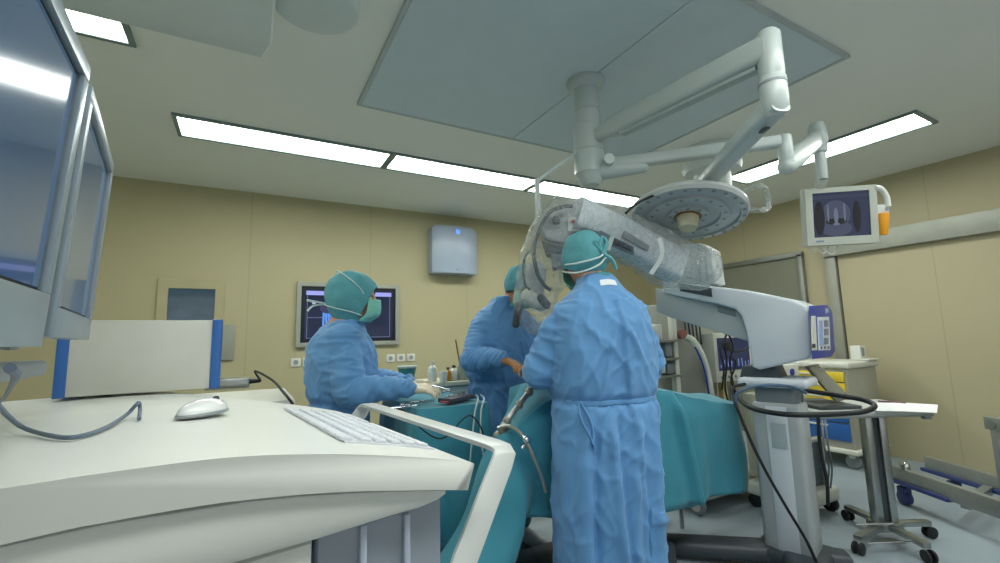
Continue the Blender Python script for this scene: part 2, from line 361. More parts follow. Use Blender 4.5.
# ================================================================== PEOPLE
def hand(mb, w, f, n, side, curl=0.5, inf=0.0):
    """palm, four fingers and a thumb. w wrist, f forward, n back-of-hand normal, side = +1 / -1 picks the thumb side"""
    w, f, n = V(w), V(f).normalized(), V(n); n = (n - f * n.dot(f)).normalized(); s = f.cross(n) * side
    for off in (0.027, 0.009, -0.009, -0.026):
        mb.capsule(w + s * off * 0.6, w + f * 0.088 + s * off + n * 0.002, 0.015 + inf, 0.0115 + inf, 10)
    mb.ball(w + f * 0.05 - n * 0.004, (0.036 + inf, 0.045 + inf, 0.016 + inf), 14, Matrix((s, f, n)).transposed().to_4x4())
    for off, L, dc, sp in ((0.029, 0.074, 0.85, 0.10), (0.0095, 0.082, 1.0, 0.02), (-0.010, 0.075, 1.1, -0.05), (-0.028, 0.060, 1.25, -0.14)):
        p = w + f * 0.09 + s * off; a = 0.25 * curl * dc; d0 = (f + s * sp).normalized()
        for k, (fr, r0, r1) in enumerate(((0.45, 0.0096, 0.0086), (0.30, 0.0086, 0.0078), (0.25, 0.0078, 0.0064))):
            d = d0 * math.cos(a) - n * math.sin(a); q = p + d * L * fr
            mb.capsule(p, q, r0 + inf, r1 + inf, 10); p = q; a += curl * dc * (0.9 if k == 0 else 0.7)
    p = w + f * 0.022 + s * 0.026 - n * 0.004
    for d, L, r0, r1 in (((f * 0.6 + s * 0.7 - n * 0.35), 0.042, 0.0145, 0.0115), ((f * 0.85 + s * 0.35 - n * 0.4), 0.032, 0.011, 0.0095), ((f * 0.95 + s * 0.05 - n * 0.35), 0.026, 0.0095, 0.0075)):
        q = p + d.normalized() * L; mb.capsule(p, q, r0 + inf, r1 + inf, 10); p = q

class Person:
    def __init__(s, label, B, F, k, head_off, head_pitch=0.0, hs=1.0):
        s.k = k; s.hs = hs; s.B = V((B[0], B[1], 0)); s.F = V((F[0], F[1], 0)).normalized(); s.R = V((s.F.y, -s.F.x, 0)); s.U = V((0, 0, 1))
        s.root = thing('person', label, 'person', s.B)
        s.hc = s.L(*head_off)                                       # head centre
        c, sn = math.cos(head_pitch), math.sin(head_pitch)
        s.hF = s.F * c - s.U * sn; s.hU = s.U * c + s.F * sn
    def L(s, x, y, z): return s.B + (s.R * x + s.F * y + s.U * z) * s.k
    def H(s, x, y, z): return s.hc + (s.R * x + s.hF * y + s.hU * z) * s.k * s.hs
    def HM(s): return Matrix((s.R, s.hF, s.hU)).transposed().to_4x4()
    def body(s, arms, mat):
        k = s.k * s.hs; b = MB(); hm = s.HM()
        # head: skull, jaw, brow, nose, lips, ears, eye sockets left by cheek and brow masses
        b.ball(s.H(0, -0.012, 0.028), (0.076 * k, 0.096 * k, 0.088 * k), 24, hm)
        b.ball(s.H(0, 0.022, -0.035), (0.058 * k, 0.068 * k, 0.078 * k), 20, hm)
        b.ball(s.H(0, 0.052, -0.085), (0.030 * k, 0.028 * k, 0.024 * k), 14, hm)
        for q in (-1, 1):
            b.ball(s.H(0.036 * q, 0.062, -0.022), (0.022 * k, 0.020 * k, 0.020 * k), 12, hm)
            b.ball(s.H(0.030 * q, 0.074, 0.026), (0.026 * k, 0.014 * k, 0.009 * k), 12, hm)
            b.ball(s.H(0.079 * q, -0.008, -0.005), (0.009 * k, 0.020 * k, 0.032 * k), 12, hm)
        b.capsule(s.H(0, 0.084, 0.016), s.H(0, 0.108, -0.022), 0.008 * k, 0.013 * k, 12)
        for q in (-1, 1): b.ball(s.H(0.011 * q, 0.098, -0.025), 0.009 * k, 10)
        b.ball(s.H(0, 0.086, -0.052), (0.023 * k, 0.010 * k, 0.006 * k), 12, hm); b.ball(s.H(0, 0.084, -0.062), (0.020 * k, 0.010 * k, 0.006 * k), 12, hm)
        k = s.k; nb = s.L(0, -0.02, 1.43)
        b.capsule(s.H(0, -0.03, -0.06), nb, 0.055 * k, 0.062 * k, 18)
        # torso and pelvis
        for p, q, r0, r1 in (((0, -0.01, 1.34), (0, 0, 1.10), .125, .115), ((-.09, -0.01, 1.32), (-.06, 0, 1.05), .09, .10), ((.09, -0.01, 1.32), (.06, 0, 1.05), .09, .10), ((-.06, 0, 1.02), (-.08, 0, .92), .105, .105), ((.06, 0, 1.02), (.08, 0, .92), .105, .105), ((-.12, -.01, 1.335), (.12, -.01, 1.335), .06, .06)):
            b.capsule(s.L(*p), s.L(*q), r0 * k, r1 * k, 18)
        for q in (-1, 1):
            b.capsule(s.L(.09 * q, 0, .9), s.L(.10 * q, .015, .5), .085 * k, .058 * k); b.capsule(s.L(.10 * q, .015, .5), s.L(.105 * q, -.01, .09), .055 * k, .038 * k)
            b.capsule(s.L(.105 * q, -.03, .05), s.L(.115 * q, .16, .035), .036 * k, .030 * k)
        for sh, el, wr, f, n, side, curl in arms:
            b.capsule(sh, el, .052 * k, .042 * k); b.capsule(el, wr, .042 * k, .027 * k); hand(b, wr, f, n, side, curl)
        me = remesh(b, 0.006, 3); bo = link('body', me, mat, s.root, True, 180)
        for q in (-1, 1):
            sh = MB(); sh.capsule(s.L(.105 * q, -.045, .048), s.L(.118 * q, .175, .046), .046 * k, .042 * k, 18)
            for v in sh.bm.verts: v.co.z = max(v.co.z, 0.004)
            sh.build('shoe', M('white clog', (206, 208, 204), .4), s.root)
        tr = MB()
        for q in (-1, 1):
            tr.capsule(s.L(.09 * q, 0, .88), s.L(.10 * q, .015, .5), .10 * k, .078 * k, 18); tr.capsule(s.L(.10 * q, .015, .5), s.L(.105 * q, -.01, .13), .078 * k, .062 * k, 18)
        link('trousers', remesh(tr, .012, 2), M('scrub trousers', (52, 108, 122), .8), s.root, True, 180)
        return bo
    def gown(s, prof, arms, mat, sleeve=0.068, cuff=0.045, pleat=0.011, seam=False, seed=0.0, amp=1.0):
        """prof rows: z, cx, cy, rx, ry  from hem to collar in the person's own frame"""
        k = s.k; b = MB(); NU = 72
        def ring(i, t): 
            z, cx, cy, rx, ry = i; out = []
            for u in range(NU):
                th = 2 * PI * u / NU; c, sn = math.cos(th), math.sin(th); e = 0.82
                x = math.copysign(abs(c) ** e, c) * rx; y = math.copysign(abs(sn) ** e, sn) * ry
                low = smoothstep(1.0, 0.35, z)
                ph = noise.noise(V((c * 1.3 + seed, sn * 1.3, z * 0.7)))
                m = 1 + pleat / 0.2 * low * (math.sin(th * 7 + ph * 4 + z * 1.2) + 0.6 * math.sin(th * 12 + ph * 7))
                out.append(b.bm.verts.new(s.L(cx + x * m, cy + y * m, z)))
            return out
        rows = []
        for a, c in zip(prof, prof[1:]):
            for j in range(6): t = j / 6; rows.append([a[q] + (c[q] - a[q]) * t for q in range(5)])
        rows.append(list(prof[-1]))
        rs = [ring(r, 0) for r in rows]
        for A, Bq in zip(rs, rs[1:]):
            for u in range(NU): b.bm.faces.new((A[u], A[(u + 1) % NU], Bq[(u + 1) % NU], Bq[u]))
        b.bm.faces.new(rs[0][::-1]); b.bm.faces.new(rs[-1])
        segs = []
        for sh, el, wr, f, n, side, curl in arms:
            b.capsule(sh, el, (sleeve + .004) * k, (sleeve + 0.004) * k, 20); b.capsule(el, wr, (sleeve + 0.004) * k, cuff * k, 20)
            segs += [(sh, el, sleeve), (el, wr, sleeve)]
        me = remesh(b, 0.0080, 3)
        Bi = s.B; R, F = s.R, s.F
        def wr_(p, n):
            q = p - Bi; lx, ly, z = q.dot(R) / k, q.dot(F) / k, p.z / k
            big = noise.noise(V((lx * 7 + seed, ly * 7, z * 2.6))) 
            r1 = 1 - abs(noise.noise(V((lx * 10 + z * 5 + seed * 2, ly * 10, z * 3.2 - lx * 4)))) * 2
            r2 = 1 - abs(noise.noise(V((lx * 15 - z * 9, ly * 14 + seed, z * 7 + lx * 8)))) * 2
            body = 0.010 * big + 0.008 * max(0, r1) ** 2 + 0.006 * max(0, r2) ** 3
            best = None
            for (a, c, rr) in segs:
                d = c - a; t = max(0, min(1, (p - a).dot(d) / d.length_squared)); dist = (p - (a + d * t)).length
                if best is None or dist < best[0]: best = (dist, t, d.length, a, d)
            w = smoothstep(0.16, 0.085, best[0])
            arm = 0
            if w > 0:
                ax = best[4].normalized(); al = (p - best[3]).dot(ax); rad = p - best[3] - ax * al
                g = noise.noise(V((rad.x * 9 + seed, rad.y * 9, al * 16 + rad.z * 14))); g2 = 1 - abs(noise.noise(V((rad.x * 8, rad.y * 8 + seed, al * 26 - rad.z * 20)))) * 2
                arm = 0.011 * g + 0.008 * max(0, g2) ** 2
            # crisp folds hanging below the belt, and the creases left from packing
            sk = smoothstep(.97, .85, z) * (1 - w)
            for x0, sl, wd in ((-.15, .05, .022), (-.055, -.03, .018), (.045, .07, .026), (.14, .03, .018)):
                xx = lx - x0 - sl * (z - .9) - .012 * math.sin(z * 5 + seed)
                v_ = .017 * math.exp(-(xx / wd) ** 2) - .010 * math.exp(-((xx - wd * 1.6) / (wd * .6)) ** 2); body += v_ * sk
            if z > .98:
                for x0, sl in ((-.10, .55), (.10, -.5), (-.05, .25)):
                    xx = lx - x0 - sl * (z - 1.15); body += .009 * math.exp(-(xx / .012) ** 2) * smoothstep(1.0, 1.08, z) * smoothstep(1.36, 1.25, z)
            v = body * (1 - w) + arm * w
            # belt pinch
            v -= 0.010 * math.exp(-((z - 0.985) / 0.022) ** 2) * (1 - w)
            if seam and ly < -0.03 and z < 1.40: 
                x0 = 0.02 + 0.02 * math.sin(z * 3); v += 0.016 * smoothstep(0, 0.012, lx - x0) * math.exp(-max(0, lx - x0) / 0.12) * (1 - w)
            return v * amp
        displace(me, wr_)
        return link('gown', me, mat, s.root, True, 180)
    def cap(s, mat, back=-0.105, front=0.034, puff=1.0, seed=0.0, hood=0.0):
        k = s.k * s.hs; b = MB(); hm = s.HM()
        b.ball(s.H(0, -0.016 - 0.10 * (puff - 1), 0.012), (0.096 * k * (0.5 + puff / 2), 0.120 * k * puff, 0.124 * k), 44, hm)
        if hood:                                                     # draw the lower half down into a hood that follows the neck
            for v in b.bm.verts:
                q = v.co - s.hc; z = q.dot(s.hU)
                if z < 0:
                    t = min(1, -z / (.112 * k)); y = q.dot(s.hF); v.co += s.hU * z * hood + (s.hF * -y + s.R * -q.dot(s.R)) * .10 * t + s.hF * (.012 * t)
        # open it along a slanting brim: low at the nape, high over the brow
        if hood:
            bmesh.ops.bisect_plane(b.bm, geom=b.bm.verts[:] + b.bm.edges[:] + b.bm.faces[:], plane_co=s.H(0, 0, back), plane_no=s.hU, clear_inner=True)
        p0, p1 = (s.H(0, 0.022, -0.15), s.H(0, 0.082, front)) if hood else (s.H(0, -0.12, back), s.H(0, 0.11, front)); nrm = (p1 - p0).cross(s.R).normalized()
        if nrm.dot(s.hU - s.hF) < 0: nrm = -nrm
        bmesh.ops.bisect_plane(b.bm, geom=b.bm.verts[:] + b.bm.edges[:] + b.bm.faces[:], plane_co=(p0 + p1) / 2, plane_no=nrm, clear_inner=True)
        me = b.mesh('cap')
        me.update()
        hc = s.hc
        displace(me, lambda p, n: 0.006 * noise.noise((p - hc) * 17 + V((seed, 0, 0))) + 0.005 * max(0, 1 - 3 * abs(noise.noise((p - hc) * 11 + V((0, seed, 3))))))
        o = link('cap', me, mat, s.root, True, 180)
        m = o.modifiers.new('t', 'SOLIDIFY'); m.thickness = 0.003
        m = o.modifiers.new('s', 'SUBSURF'); m.levels = 1; m.render_levels = 1
        return o
    def mask(s, mat):
        k = s.k; b = MB()
        def fn(u, v):
            th = (u - 0.5) * 2 * 1.18; z = 0.004 - v * 0.118
            r = 1 + 0.10 * math.sin(v * PI)                          # bellied front
            x = 0.083 * r * math.sin(th); y = 0.022 + (0.088 + 0.012 * math.cos(th * 1.2)) * r * max(0.05, math.cos(th)) ** 0.75
            y -= 0.028 * smoothstep(0.6, 1.0, v)
            return s.H(x, y, z + 0.004 * math.cos(th * 2) + 0.002 * math.sin(v * 22))
        b.grid(fn, 33, 17); me = b.mesh('mask'); o = link('mask', me, mat, s.root, True, 180)
        m = o.modifiers.new('t', 'SOLIDIFY'); m.thickness = 0.003; return o
    def strap(s, pts, mat, r=0.0028, name='mask_tie'):
        return MB().tube(spline([s.H(*p) for p in pts], 8), r, 6).build(name, mat, s.root)
    def eyes(s):
        for q in (-1, 1):
            e = MB().ball(s.H(0.031 * q, 0.070, 0.006), 0.0125 * s.k, 14).build('eye', M('eye white', (220, 218, 210), 0.2), s.root)
            MB().ball(s.H(0.032 * q, 0.0785, 0.006), (0.0055 * s.k,) * 3, 10).build('iris', M('iris brown', (56, 38, 28), 0.2), e)

m_strap = M('white tie', (206, 224, 218), 0.7)
GP = [(0.22, -.038, -.055, .205, .150), (0.5, -.034, -.05, .210, .150), (0.75, -.022, -.04, .218, .152), (0.93, -.004, -.02, .226, .158), (0.985, 0, 0, .222, .165), (1.05, 0, 0, .232, .17), (1.20, 0, -.01, .234, .168), (1.30, 0, -.015, .228, .155), (1.37, 0, -.02, .205, .13), (1.42, 0, -.02, .16, .105), (1.455, 0, -.015, .115, .09), (1.485, 0, -.005, .082, .08), (1.515, 0, .01, .068, .07)]

# ---- surgeon with his back to us
s1 = Person('person in a blue surgical gown and mint cap seen from behind, standing at the table', (1.372, 1.555), (0.25, 0.968), 1.0, (-0.035, 0.05, 1.595), 0.32)
A1 = [(s1.L(-.158, 0, 1.325), s1.L(-.262, .07, 1.10), s1.L(-.16, .33, 1.12), s1.F * 0.8 - s1.R * .5 - s1.U * .2, V((0, 0, 1)), 1, 0.7),
      (s1.L(.158, 0, 1.325), s1.L(.268, .05, 1.12), s1.L(.02, .32, 1.12), s1.F * 0.75 - s1.R * .6 - s1.U * .2, V((0, 0, 1)), -1, 0.7)]
s1.body(A1, m_skin); g1 = s1.gown(GP, A1, m_gown, sleeve=0.074, seam=True, seed=1.7, amp=1.1)
s1.cap(m_cap, back=-0.125, front=0.03, seed=2.0); s1.mask(m_mask); s1.eyes()
s1.strap([(-.08, .05, .0), (-.098, -.02, -.03), (-.085, -.09, -.06), (.0, -.135, -.055), (.03, -.137, -.035)], m_strap, .004)
s1.strap([(-.085, .05, -.03), (-.098, -.02, -.07), (-.07, -.085, -.10), (.0, -.12, -.085), (.04, -.135, -.05)], m_strap, .004)
s1.strap([(.085, .05, -.03), (.095, -.04, -.03), (.07, -.11, -.04), (.03, -.137, -.035)], m_strap, .004)
s1.strap([(.03, -.137, -.035), (.05, -.15, .01), (.035, -.15, .04), (.02, -.14, .0), (.03, -.137, -.035), (.06, -.14, -.06), (.085, -.12, -.10)], m_cap, .008, 'cap_tie')
s1.strap([(.03, -.137, -.035), (.012, -.145, .015), (-.004, -.14, .02), (.02, -.14, -.02)], m_cap, .007, 'cap_tie')
def on_gown(o, p, d, lift=0.004):
    ok, loc, nrm, _ = o.ray_cast(V(p) - o.parent.location, V(d).normalized())
    return (loc + o.parent.location + nrm * lift) if ok else V(p)
bpy.context.view_layer.update()
pts = [on_gown(g1, s1.L(x, -.6, z), s1.F) for x, z in ((-.20, .985), (-.15, .983), (-.10, .984), (-.05, .985), (0, .984), (.05, .986), (.10, .985), (.16, .986), (.2, .985))]
MB().rtube(spline(pts, 4), 0.006, 0.018).build('waist_tie', m_gown, s1.root)
for xs in (((-.165, .985), (-.17, .93), (-.155, .87), (-.135, .82)), ((-.16, .985), (-.145, .93), (-.14, .88), (-.15, .84))):
    MB().rtube(spline([on_gown(g1, s1.L(x, -.6, z), s1.F, .006) for x, z in xs], 5), 0.006, 0.014).build('waist_tie', m_gown, s1.root)
cp = [on_gown(g1, s1.L(x, -.6, z), s1.F, .003) for x, z in ((-.03, 1.488), (0.005, 1.492), (.04, 1.488), (.045, 1.462), (0.005, 1.466), (-.035, 1.462))]
lb = MB(); lb.bm.faces.new([lb.bm.verts.new(p) for p in cp]); lb = lb.build('gown_label', M('white label', (226, 232, 236), 0.6), s1.root, False); lb.modifiers.new('t', 'SOLIDIFY').thickness = 0.002
lb['label'] = 'white label at the nape of the gown'
MB().sweep([s1.L(0.068 * math.cos(a), .01 + 0.07 * math.sin(a), 1.518) for a in [2 * PI * q / 40 for q in range(40)]] + [s1.L(.068, .01, 1.518)], lambda i, t: [(.012 * math.cos(2 * PI * q / 8), .012 * math.sin(2 * PI * q / 8)) for q in range(8)]).build('collar', m_cap, s1.root)

# ---- surgeon across the table
s2 = Person('person in a blue surgical gown bending over the table behind the microscope, facing us', (1.45, 2.56), (-0.02, -0.99), 1.0, (-0.05, 0.17, 1.57), 0.5)
w2 = D(501, 358, 2.58)
A2 = [(s2.L(.158, .03, 1.325), V((1.19, 2.46, 1.13)), w2, D(540, 376, 2.42) - w2, V((0, 0, 1)), -1, 0.5),
      (s2.L(-.158, .03, 1.325), s2.L(-.26, .12, 1.12), s2.L(-.12, .30, 1.12), s2.F * .8 + s2.R * .4 - s2.U * .2, V((0, 0, 1)), 1, 0.6)]
s2.body(A2, m_skin); s2.gown([(z, cx, cy + .03 * smoothstep(1.0, 1.4, z), rx, ry) for z, cx, cy, rx, ry in GP], A2, m_gown, sleeve=0.072, seed=5.1)
s2.cap(m_cap, seed=7.0); s2.mask(m_mask); s2.eyes()
for ar in A2:
    gm = MB(); hand(gm, ar[2], ar[3], ar[4], ar[5], ar[6], 0.0022); gm.capsule(ar[2] - (ar[2] - ar[1]).normalized() * .05, ar[2] + ar[3].normalized() * .02, .036, .031, 16)
    link('glove', remesh(gm, 0.004, 2), m_tanglove, s2.root, True, 180)

# ---- nurse in profile at the instrument table
s3 = Person('person in a blue gown, mint cap and face mask in profile at the instrument table', (0.48, 2.62), (0.954, -0.301), 0.955, (0.0, 0.06, 1.565), 0.16, 1.15)
A3 = [(s3.L(.158, .01, 1.325), s3.L(.245, .06, 1.06), V((0.735, 2.285, 1.012)), V((.9, -.42, -.06)), V((0.1, -.5, .9)), -1, 0.55),
      (s3.L(-.158, .01, 1.325), s3.L(-.23, .08, 1.07), V((0.79, 2.49, 1.02)), V((.95, -.3, -.05)), V((0, .2, 1)), 1, 0.5)]
s3.body(A3, m_skin)
s3.gown([(z, cx, cy, rx * 1.0, ry * (1.08 if z > .95 else .95)) for z, cx, cy, rx, ry in GP[:-5] + [(1.352, 0, -.018, .195, .125), (1.386, 0, -.012, .145, .105), (1.41, 0, -.005, .105, .092), (1.425, 0, .0, .086, .085)]], A3, m_gown, sleeve=0.080, cuff=0.046, seed=9.3, amp=1.15)
s3.cap(m_cap, back=-0.12, front=0.045, puff=1.10, seed=4.0, hood=0.45); s3.mask(m_mask); s3.eyes()
for q in (1, -1):
    s3.strap([(.080 * q, .055, .004), (.098 * q, .02, .045), (.099 * q, -.04, .085), (.07 * q, -.10, .115), (0, -.125, .115)], m_strap)
    s3.strap([(.072 * q, .05, -.085), (.096 * q, -.01, -.075), (.09 * q, -.07, -.07), (.05 * q, -.13, -.06), (0, -.145, -.05)], m_strap)
for q, (a, c_, d_) in enumerate((((-.0, -.14, -.05), (.03, -.19, -.07), (.05, -.21, -.10)), ((.0, -.14, -.05), (.045, -.18, -.05), (.06, -.22, -.05)))):
    s3.strap([a, c_, d_], m_strap, .006)
for ar in A3:
    gm = MB(); f = ar[3].normalized(); hand(gm, ar[2], ar[3], ar[4], ar[5], ar[6], 0.0025); gm.capsule(ar[2] - (ar[2] - ar[1]).normalized() * .09, ar[2] + f * .01, .047, .034, 18)
    me = remesh(gm, 0.004, 2); o_ = ar[2].copy(); displace(me, lambda p, n: 0.0025 * noise.noise((p - o_) * 60)); link('glove', me, m_glove, s3.root, True, 180)
# ================================================================== FOREGROUND CONSOLE
th = math.radians(6.5); ca = V((-math.sin(th), math.cos(th), 0)); cb = V((math.cos(th), math.sin(th), 0)); Z = V((0, 0, 1))
K = V((0.317, 0.660, 0))
def CN(s_, a_, z): return K + cb * s_ + ca * a_ + Z * z
con = thing('equipment_console', 'white moulded console on the left foreground with a keyboard and a flat handle bar', 'console', CN(-.45, .4, 0))
m_con = M('console white', (222, 224, 218), 0.35, var=0.015)
top = [(-1.25, 1.112), (-.9, 1.12), (-.51, 1.1255), (-.44, 1.126), (-.357, 1.1245), (-.308, 1.121), (-.253, 1.114), (-.192, 1.104), (-.122, 1.090), (-.059, 1.076), (-.006, 1.0615), (0.0, 1.057)]
bot = [(-.012, 1.022), (-.059, 1.032), (-.122, 1.044), (-.191, 1.057), (-.252, 1.066), (-.306, 1.072), (-.355, 1.076), (-.438, 1.078), (-.506, 1.076), (-.9, 1.055), (-1.25, 1.03)]
LA = 0.80
def dense(pf): return [(p.x, p.y) for p in spline([V((a, b, 0)) for a, b in pf], 4)]
top_, bot_ = top, bot
top = dense(top_); bot = dense(bot_)
# top shell: side profile carried away from us, with the far right corner rounded off in plan
sh = MB(); prof = top + bot; NP = len(prof); rows = []
for j in range(24):
    t = j / 23; a_ = LA * (1.12 * t)
    rows.append((a_, -0.12 * max(0, (a_ - 0.66) / 0.24) ** 2))
vs = [[sh.bm.verts.new(CN(s_ + cut * smoothstep(-.6, 0, s_), a_ + 0.16 * smoothstep(-.05, -.7, s_) * (a_ / LA), z)) for s_, z in prof] for a_, cut in rows]
for A, B in zip(vs, vs[1:]):
    for q in range(NP): sh.bm.faces.new((A[q], A[(q + 1) % NP], B[(q + 1) % NP], B[q]))
f0 = sh.bm.faces.new(vs[0][::-1]); f1 = sh.bm.faces.new(vs[-1])
sh._bev(list(f0.edges) + list(f1.edges), 0.005, 3)
sh.build('top_shell', m_con, con, angle=50)
# lower shell
lo = [(-.046, 1.030), (-.122, 1.044), (-.191, 1.056), (-.252, 1.065), (-.306, 1.071), (-.438, 1.077), (-.506, 1.075), (-1.2, 1.03), (-1.2, 0.93), (-.6, .985), (-.45, 1.0), (-.314, 1.006), (-.225, 1.008), (-.129, 1.013), (-.091, 1.0135), (-.06, 1.018), (-.046, 1.024)]
MB().prism([CN(s_, .006, z - .002) for s_, z in lo], ca * .78, bev=0.004).build('lower_shell', m_con, con)
m_rib = M('console grey', (150, 160, 172), 0.42, var=0.02)
MB().prism([CN(s_, .022, z) for s_, z in ((-.046, 1.018), (-.091, 1.008), (-.225, 1.002), (-.225, .14), (-.046, .14))], ca * .74, bev=0.006).build('side_panel', m_rib, con)
for s_ in (-.167, -.104):
    MB().box(CN(s_, .020, .575), (.010, .012, .86), rz=th, bev=.003).build('rib', M('console rib', (178, 188, 205), .4), con)
MB().prism([CN(s_, .014, z) for s_, z in ((-.232, 1.002), (-.314, .999), (-.45, .993), (-.6, .978), (-1.15, .93), (-1.15, .14), (-.232, .14))], ca * .75, bev=0.008).build('front_panel', m_con, con)
MB().prism([CN(s_, .05, z) for s_, z in ((-.05, .14), (-1.1, .14), (-1.1, .09), (-.05, .09))], ca * .66, bev=0.01).build('base', m_dgrey, con)
for s_, a_ in ((-.12, .1), (-.12, .64), (-1.02, .1), (-1.02, .64)):
    c = MB().cyl(CN(s_ - .018, a_, .045), CN(s_ + .018, a_, .045), .045, bev=.006).build('caster', m_black, con)
    MB().box(CN(s_, a_, .075), (.05, .03, .04), rz=th).build('fork', m_grey, c)
# flat handle bar, bent in the plane along the right side
hp = [CN(-.045, .0, .87), CN(-.012, .012, .92), CN(.088, .05, 1.035), CN(.100, .058, 1.048), CN(.104, .075, 1.054), CN(.106, .10, 1.055), CN(.110, .4, 1.055), CN(.117, .78, 1.055), CN(.117, .81, 1.054), CN(.114, .825, 1.046), CN(.105, .83, 1.03), CN(.0, .80, .92), CN(-.04, .79, .87)]
hm_ = MB()
wid = cb * .020
def strip(path, w, th_):
    ringv = []
    for i, p in enumerate(path):
        t = (path[min(i + 1, len(path) - 1)] - path[max(i - 1, 0)]).normalized(); s_ = w.normalized(); s_ = (s_ - t * s_.dot(t)).normalized(); n = t.cross(s_)
        h = w.length; ringv.append([hm_.bm.verts.new(p + s_ * x + n * y) for x, y in ((-h, -th_), (-h + .002, -th_ - .001), (h - .002, -th_ - .001), (h, -th_), (h, th_), (h - .002, th_ + .001), (-h + .002, th_ + .001), (-h, th_))])
    for A, B in zip(ringv, ringv[1:]):
        for q in range(8): hm_.bm.faces.new((A[q], A[(q + 1) % 8], B[(q + 1) % 8], B[q]))
    hm_.bm.faces.new(ringv[0][::-1]); hm_.bm.faces.new(ringv[-1])
strip(hp, wid, .004)
hm_.build('handle', M('handle white', (206, 210, 208), .3), con, angle=35)
# keyboard let into the top, keys one by one
kz = lambda s_: 1.0615 + (1.1045 - 1.0615) * (-s_ / .192) if s_ > -.192 else 1.104
def top_z(s_):
    for (a, za), (b, zb) in zip(top, top[1:]):
        if a <= s_ <= b: return za + (zb - za) * (s_ - a) / (b - a)
    return 1.06
kb = MB()
for s0, s1_ in ((-.172, -.122), (-.122, -.059), (-.059, -.022)):
    kb.prism([CN(s0, .09, top_z(s0)), CN(s1_, .09, top_z(s1_)), CN(s1_, .09, top_z(s1_) + .003), CN(s0, .09, top_z(s0) + .003)], ca * .46)
kb = kb.build('keyboard', M('keyboard white', (212, 216, 222), .4), con, False)
m_key = M('key grey', (212, 216, 222), .45)
kproto = None
for r in range(6):
    s_ = -.160 + r * .0245 + (-.006 if r == 0 else 0); n = 15 if r else 13
    slope = math.atan2(top_z(s_ + .01) - top_z(s_ - .01), .02)
    for c in range(n):
        a_ = .105 + c * (.43 / n) + .006
        if r == 5 and 4 <= c <= 9:
            if c != 6: continue
        wlen = .43 / n - .006 if not (r == 5 and c == 6) else .15
        mb = MB().box((0, 0, 0), (.018, wlen, .006), bev=.0015, seg=1)
        m = Matrix.Translation(CN(s_, a_, top_z(s_) + .005)) @ Matrix.Rotation(th, 4, 'Z') @ Matrix.Rotation(-slope, 4, 'Y')
        bmesh.ops.transform(mb.bm, matrix=m, verts=mb.bm.verts); mb.build('key', m_key, kb, False)
# mouse
mp = ZP(203, 415, 1.127); mo = thing('computer_mouse', 'white mouse with a grey rim lying on the console top', 'mouse', mp)
md = V((.62, .78, 0)).normalized(); mr = Matrix.Rotation(math.atan2(md.y, md.x), 4, 'Z')
b = MB().ball(mp + Z * .006, (.050, .027, .023), 28, mr)
for v in b.bm.verts: v.co.z = max(v.co.z, mp.z + .001)
b.build('shell', M('mouse white', (226, 228, 228), .25, coat=.3), mo)
b = MB().ball(mp + Z * .004, (.0525, .029, .009), 28, mr)
for v in b.bm.verts: v.co.z = max(v.co.z, mp.z + .0005)
b.build('rim', m_grey, mo)
MB().cyl(mp + md * .028 + Z * .0235 - mr.to_3x3() @ V((0, .002, 0)), mp + md * .028 + Z * .0235 + mr.to_3x3() @ V((0, .002, 0)), .007, seg=16).build('wheel', m_dgrey, mo)
# loose cable
cb_ = [(-6, 400, 1.19), (8, 416, 1.16), (24, 428, 1.135), (52, 436, 1.131), (76, 437, 1.131), (105, 428, 1.131), (126, 415, 1.135), (136, 405, 1.150), (139, 403, 1.152), (140, 410, 1.140), (139, 419, 1.131)]
tag(MB().tube(spline([ZP(x, y, z) for x, y, z in cb_], 6), .0032, 8).build('cable', M('grey blue cable', (96, 112, 128), .5), None), 'thin grey cable looping across the console top in front of the white box', 'cable')
tag(MB().tube(spline([ZP(x, y, z) for x, y, z in ((-8, 405, 1.128), (2, 400, 1.16), (10, 388, 1.2), (16, 376, 1.23), (10, 368, 1.24))], 6), .003, 8).build('cable', M('grey blue cable', (96, 112, 128), .5), None), 'short dark cable rising behind the left screen stand', 'cable')
# white box with blue ends
bx = V((-.335, 0.985, 1.1265)); p1 = ZP(219, 389, 1.129); bd = V((.999, .03, 0)).normalized(); p0 = p1 - bd * .346; BL = .346; bn = V((-bd.y, bd.x, 0)); 
eb = thing('equipment_box', 'white box with blue end panels lying on the console behind the mouse', 'equipment box', (p0 + p1) / 2)
BH = 0.193; BD = .20
MB().prism([p0 + bd * .02 + Z * .004, p1 - bd * .02 + Z * .004, p1 - bd * .02 + Z * BH, p0 + bd * .02 + Z * BH], bn * BD, bev=.003).build('housing', M('box putty white', (198, 199, 190), .4), eb)
for p, s_ in ((p0, 1), (p1, -1)):
    MB().prism([p + Z * .002 - bn * .006, p + bd * .024 * s_ + Z * .002 - bn * .006, p + bd * .024 * s_ + Z * (BH + .003) - bn * .006, p + Z * (BH + .003) - bn * .006], bn * (BD + .012), bev=.006).build('end_panel', m_blue, eb)
for s_ in (.08, BL - .08):
    MB().cyl(p0 + bd * s_ + bn * .1 - Z * .0025, p0 + bd * s_ + bn * .1 + Z * .006, .012).build('foot', m_black, eb)
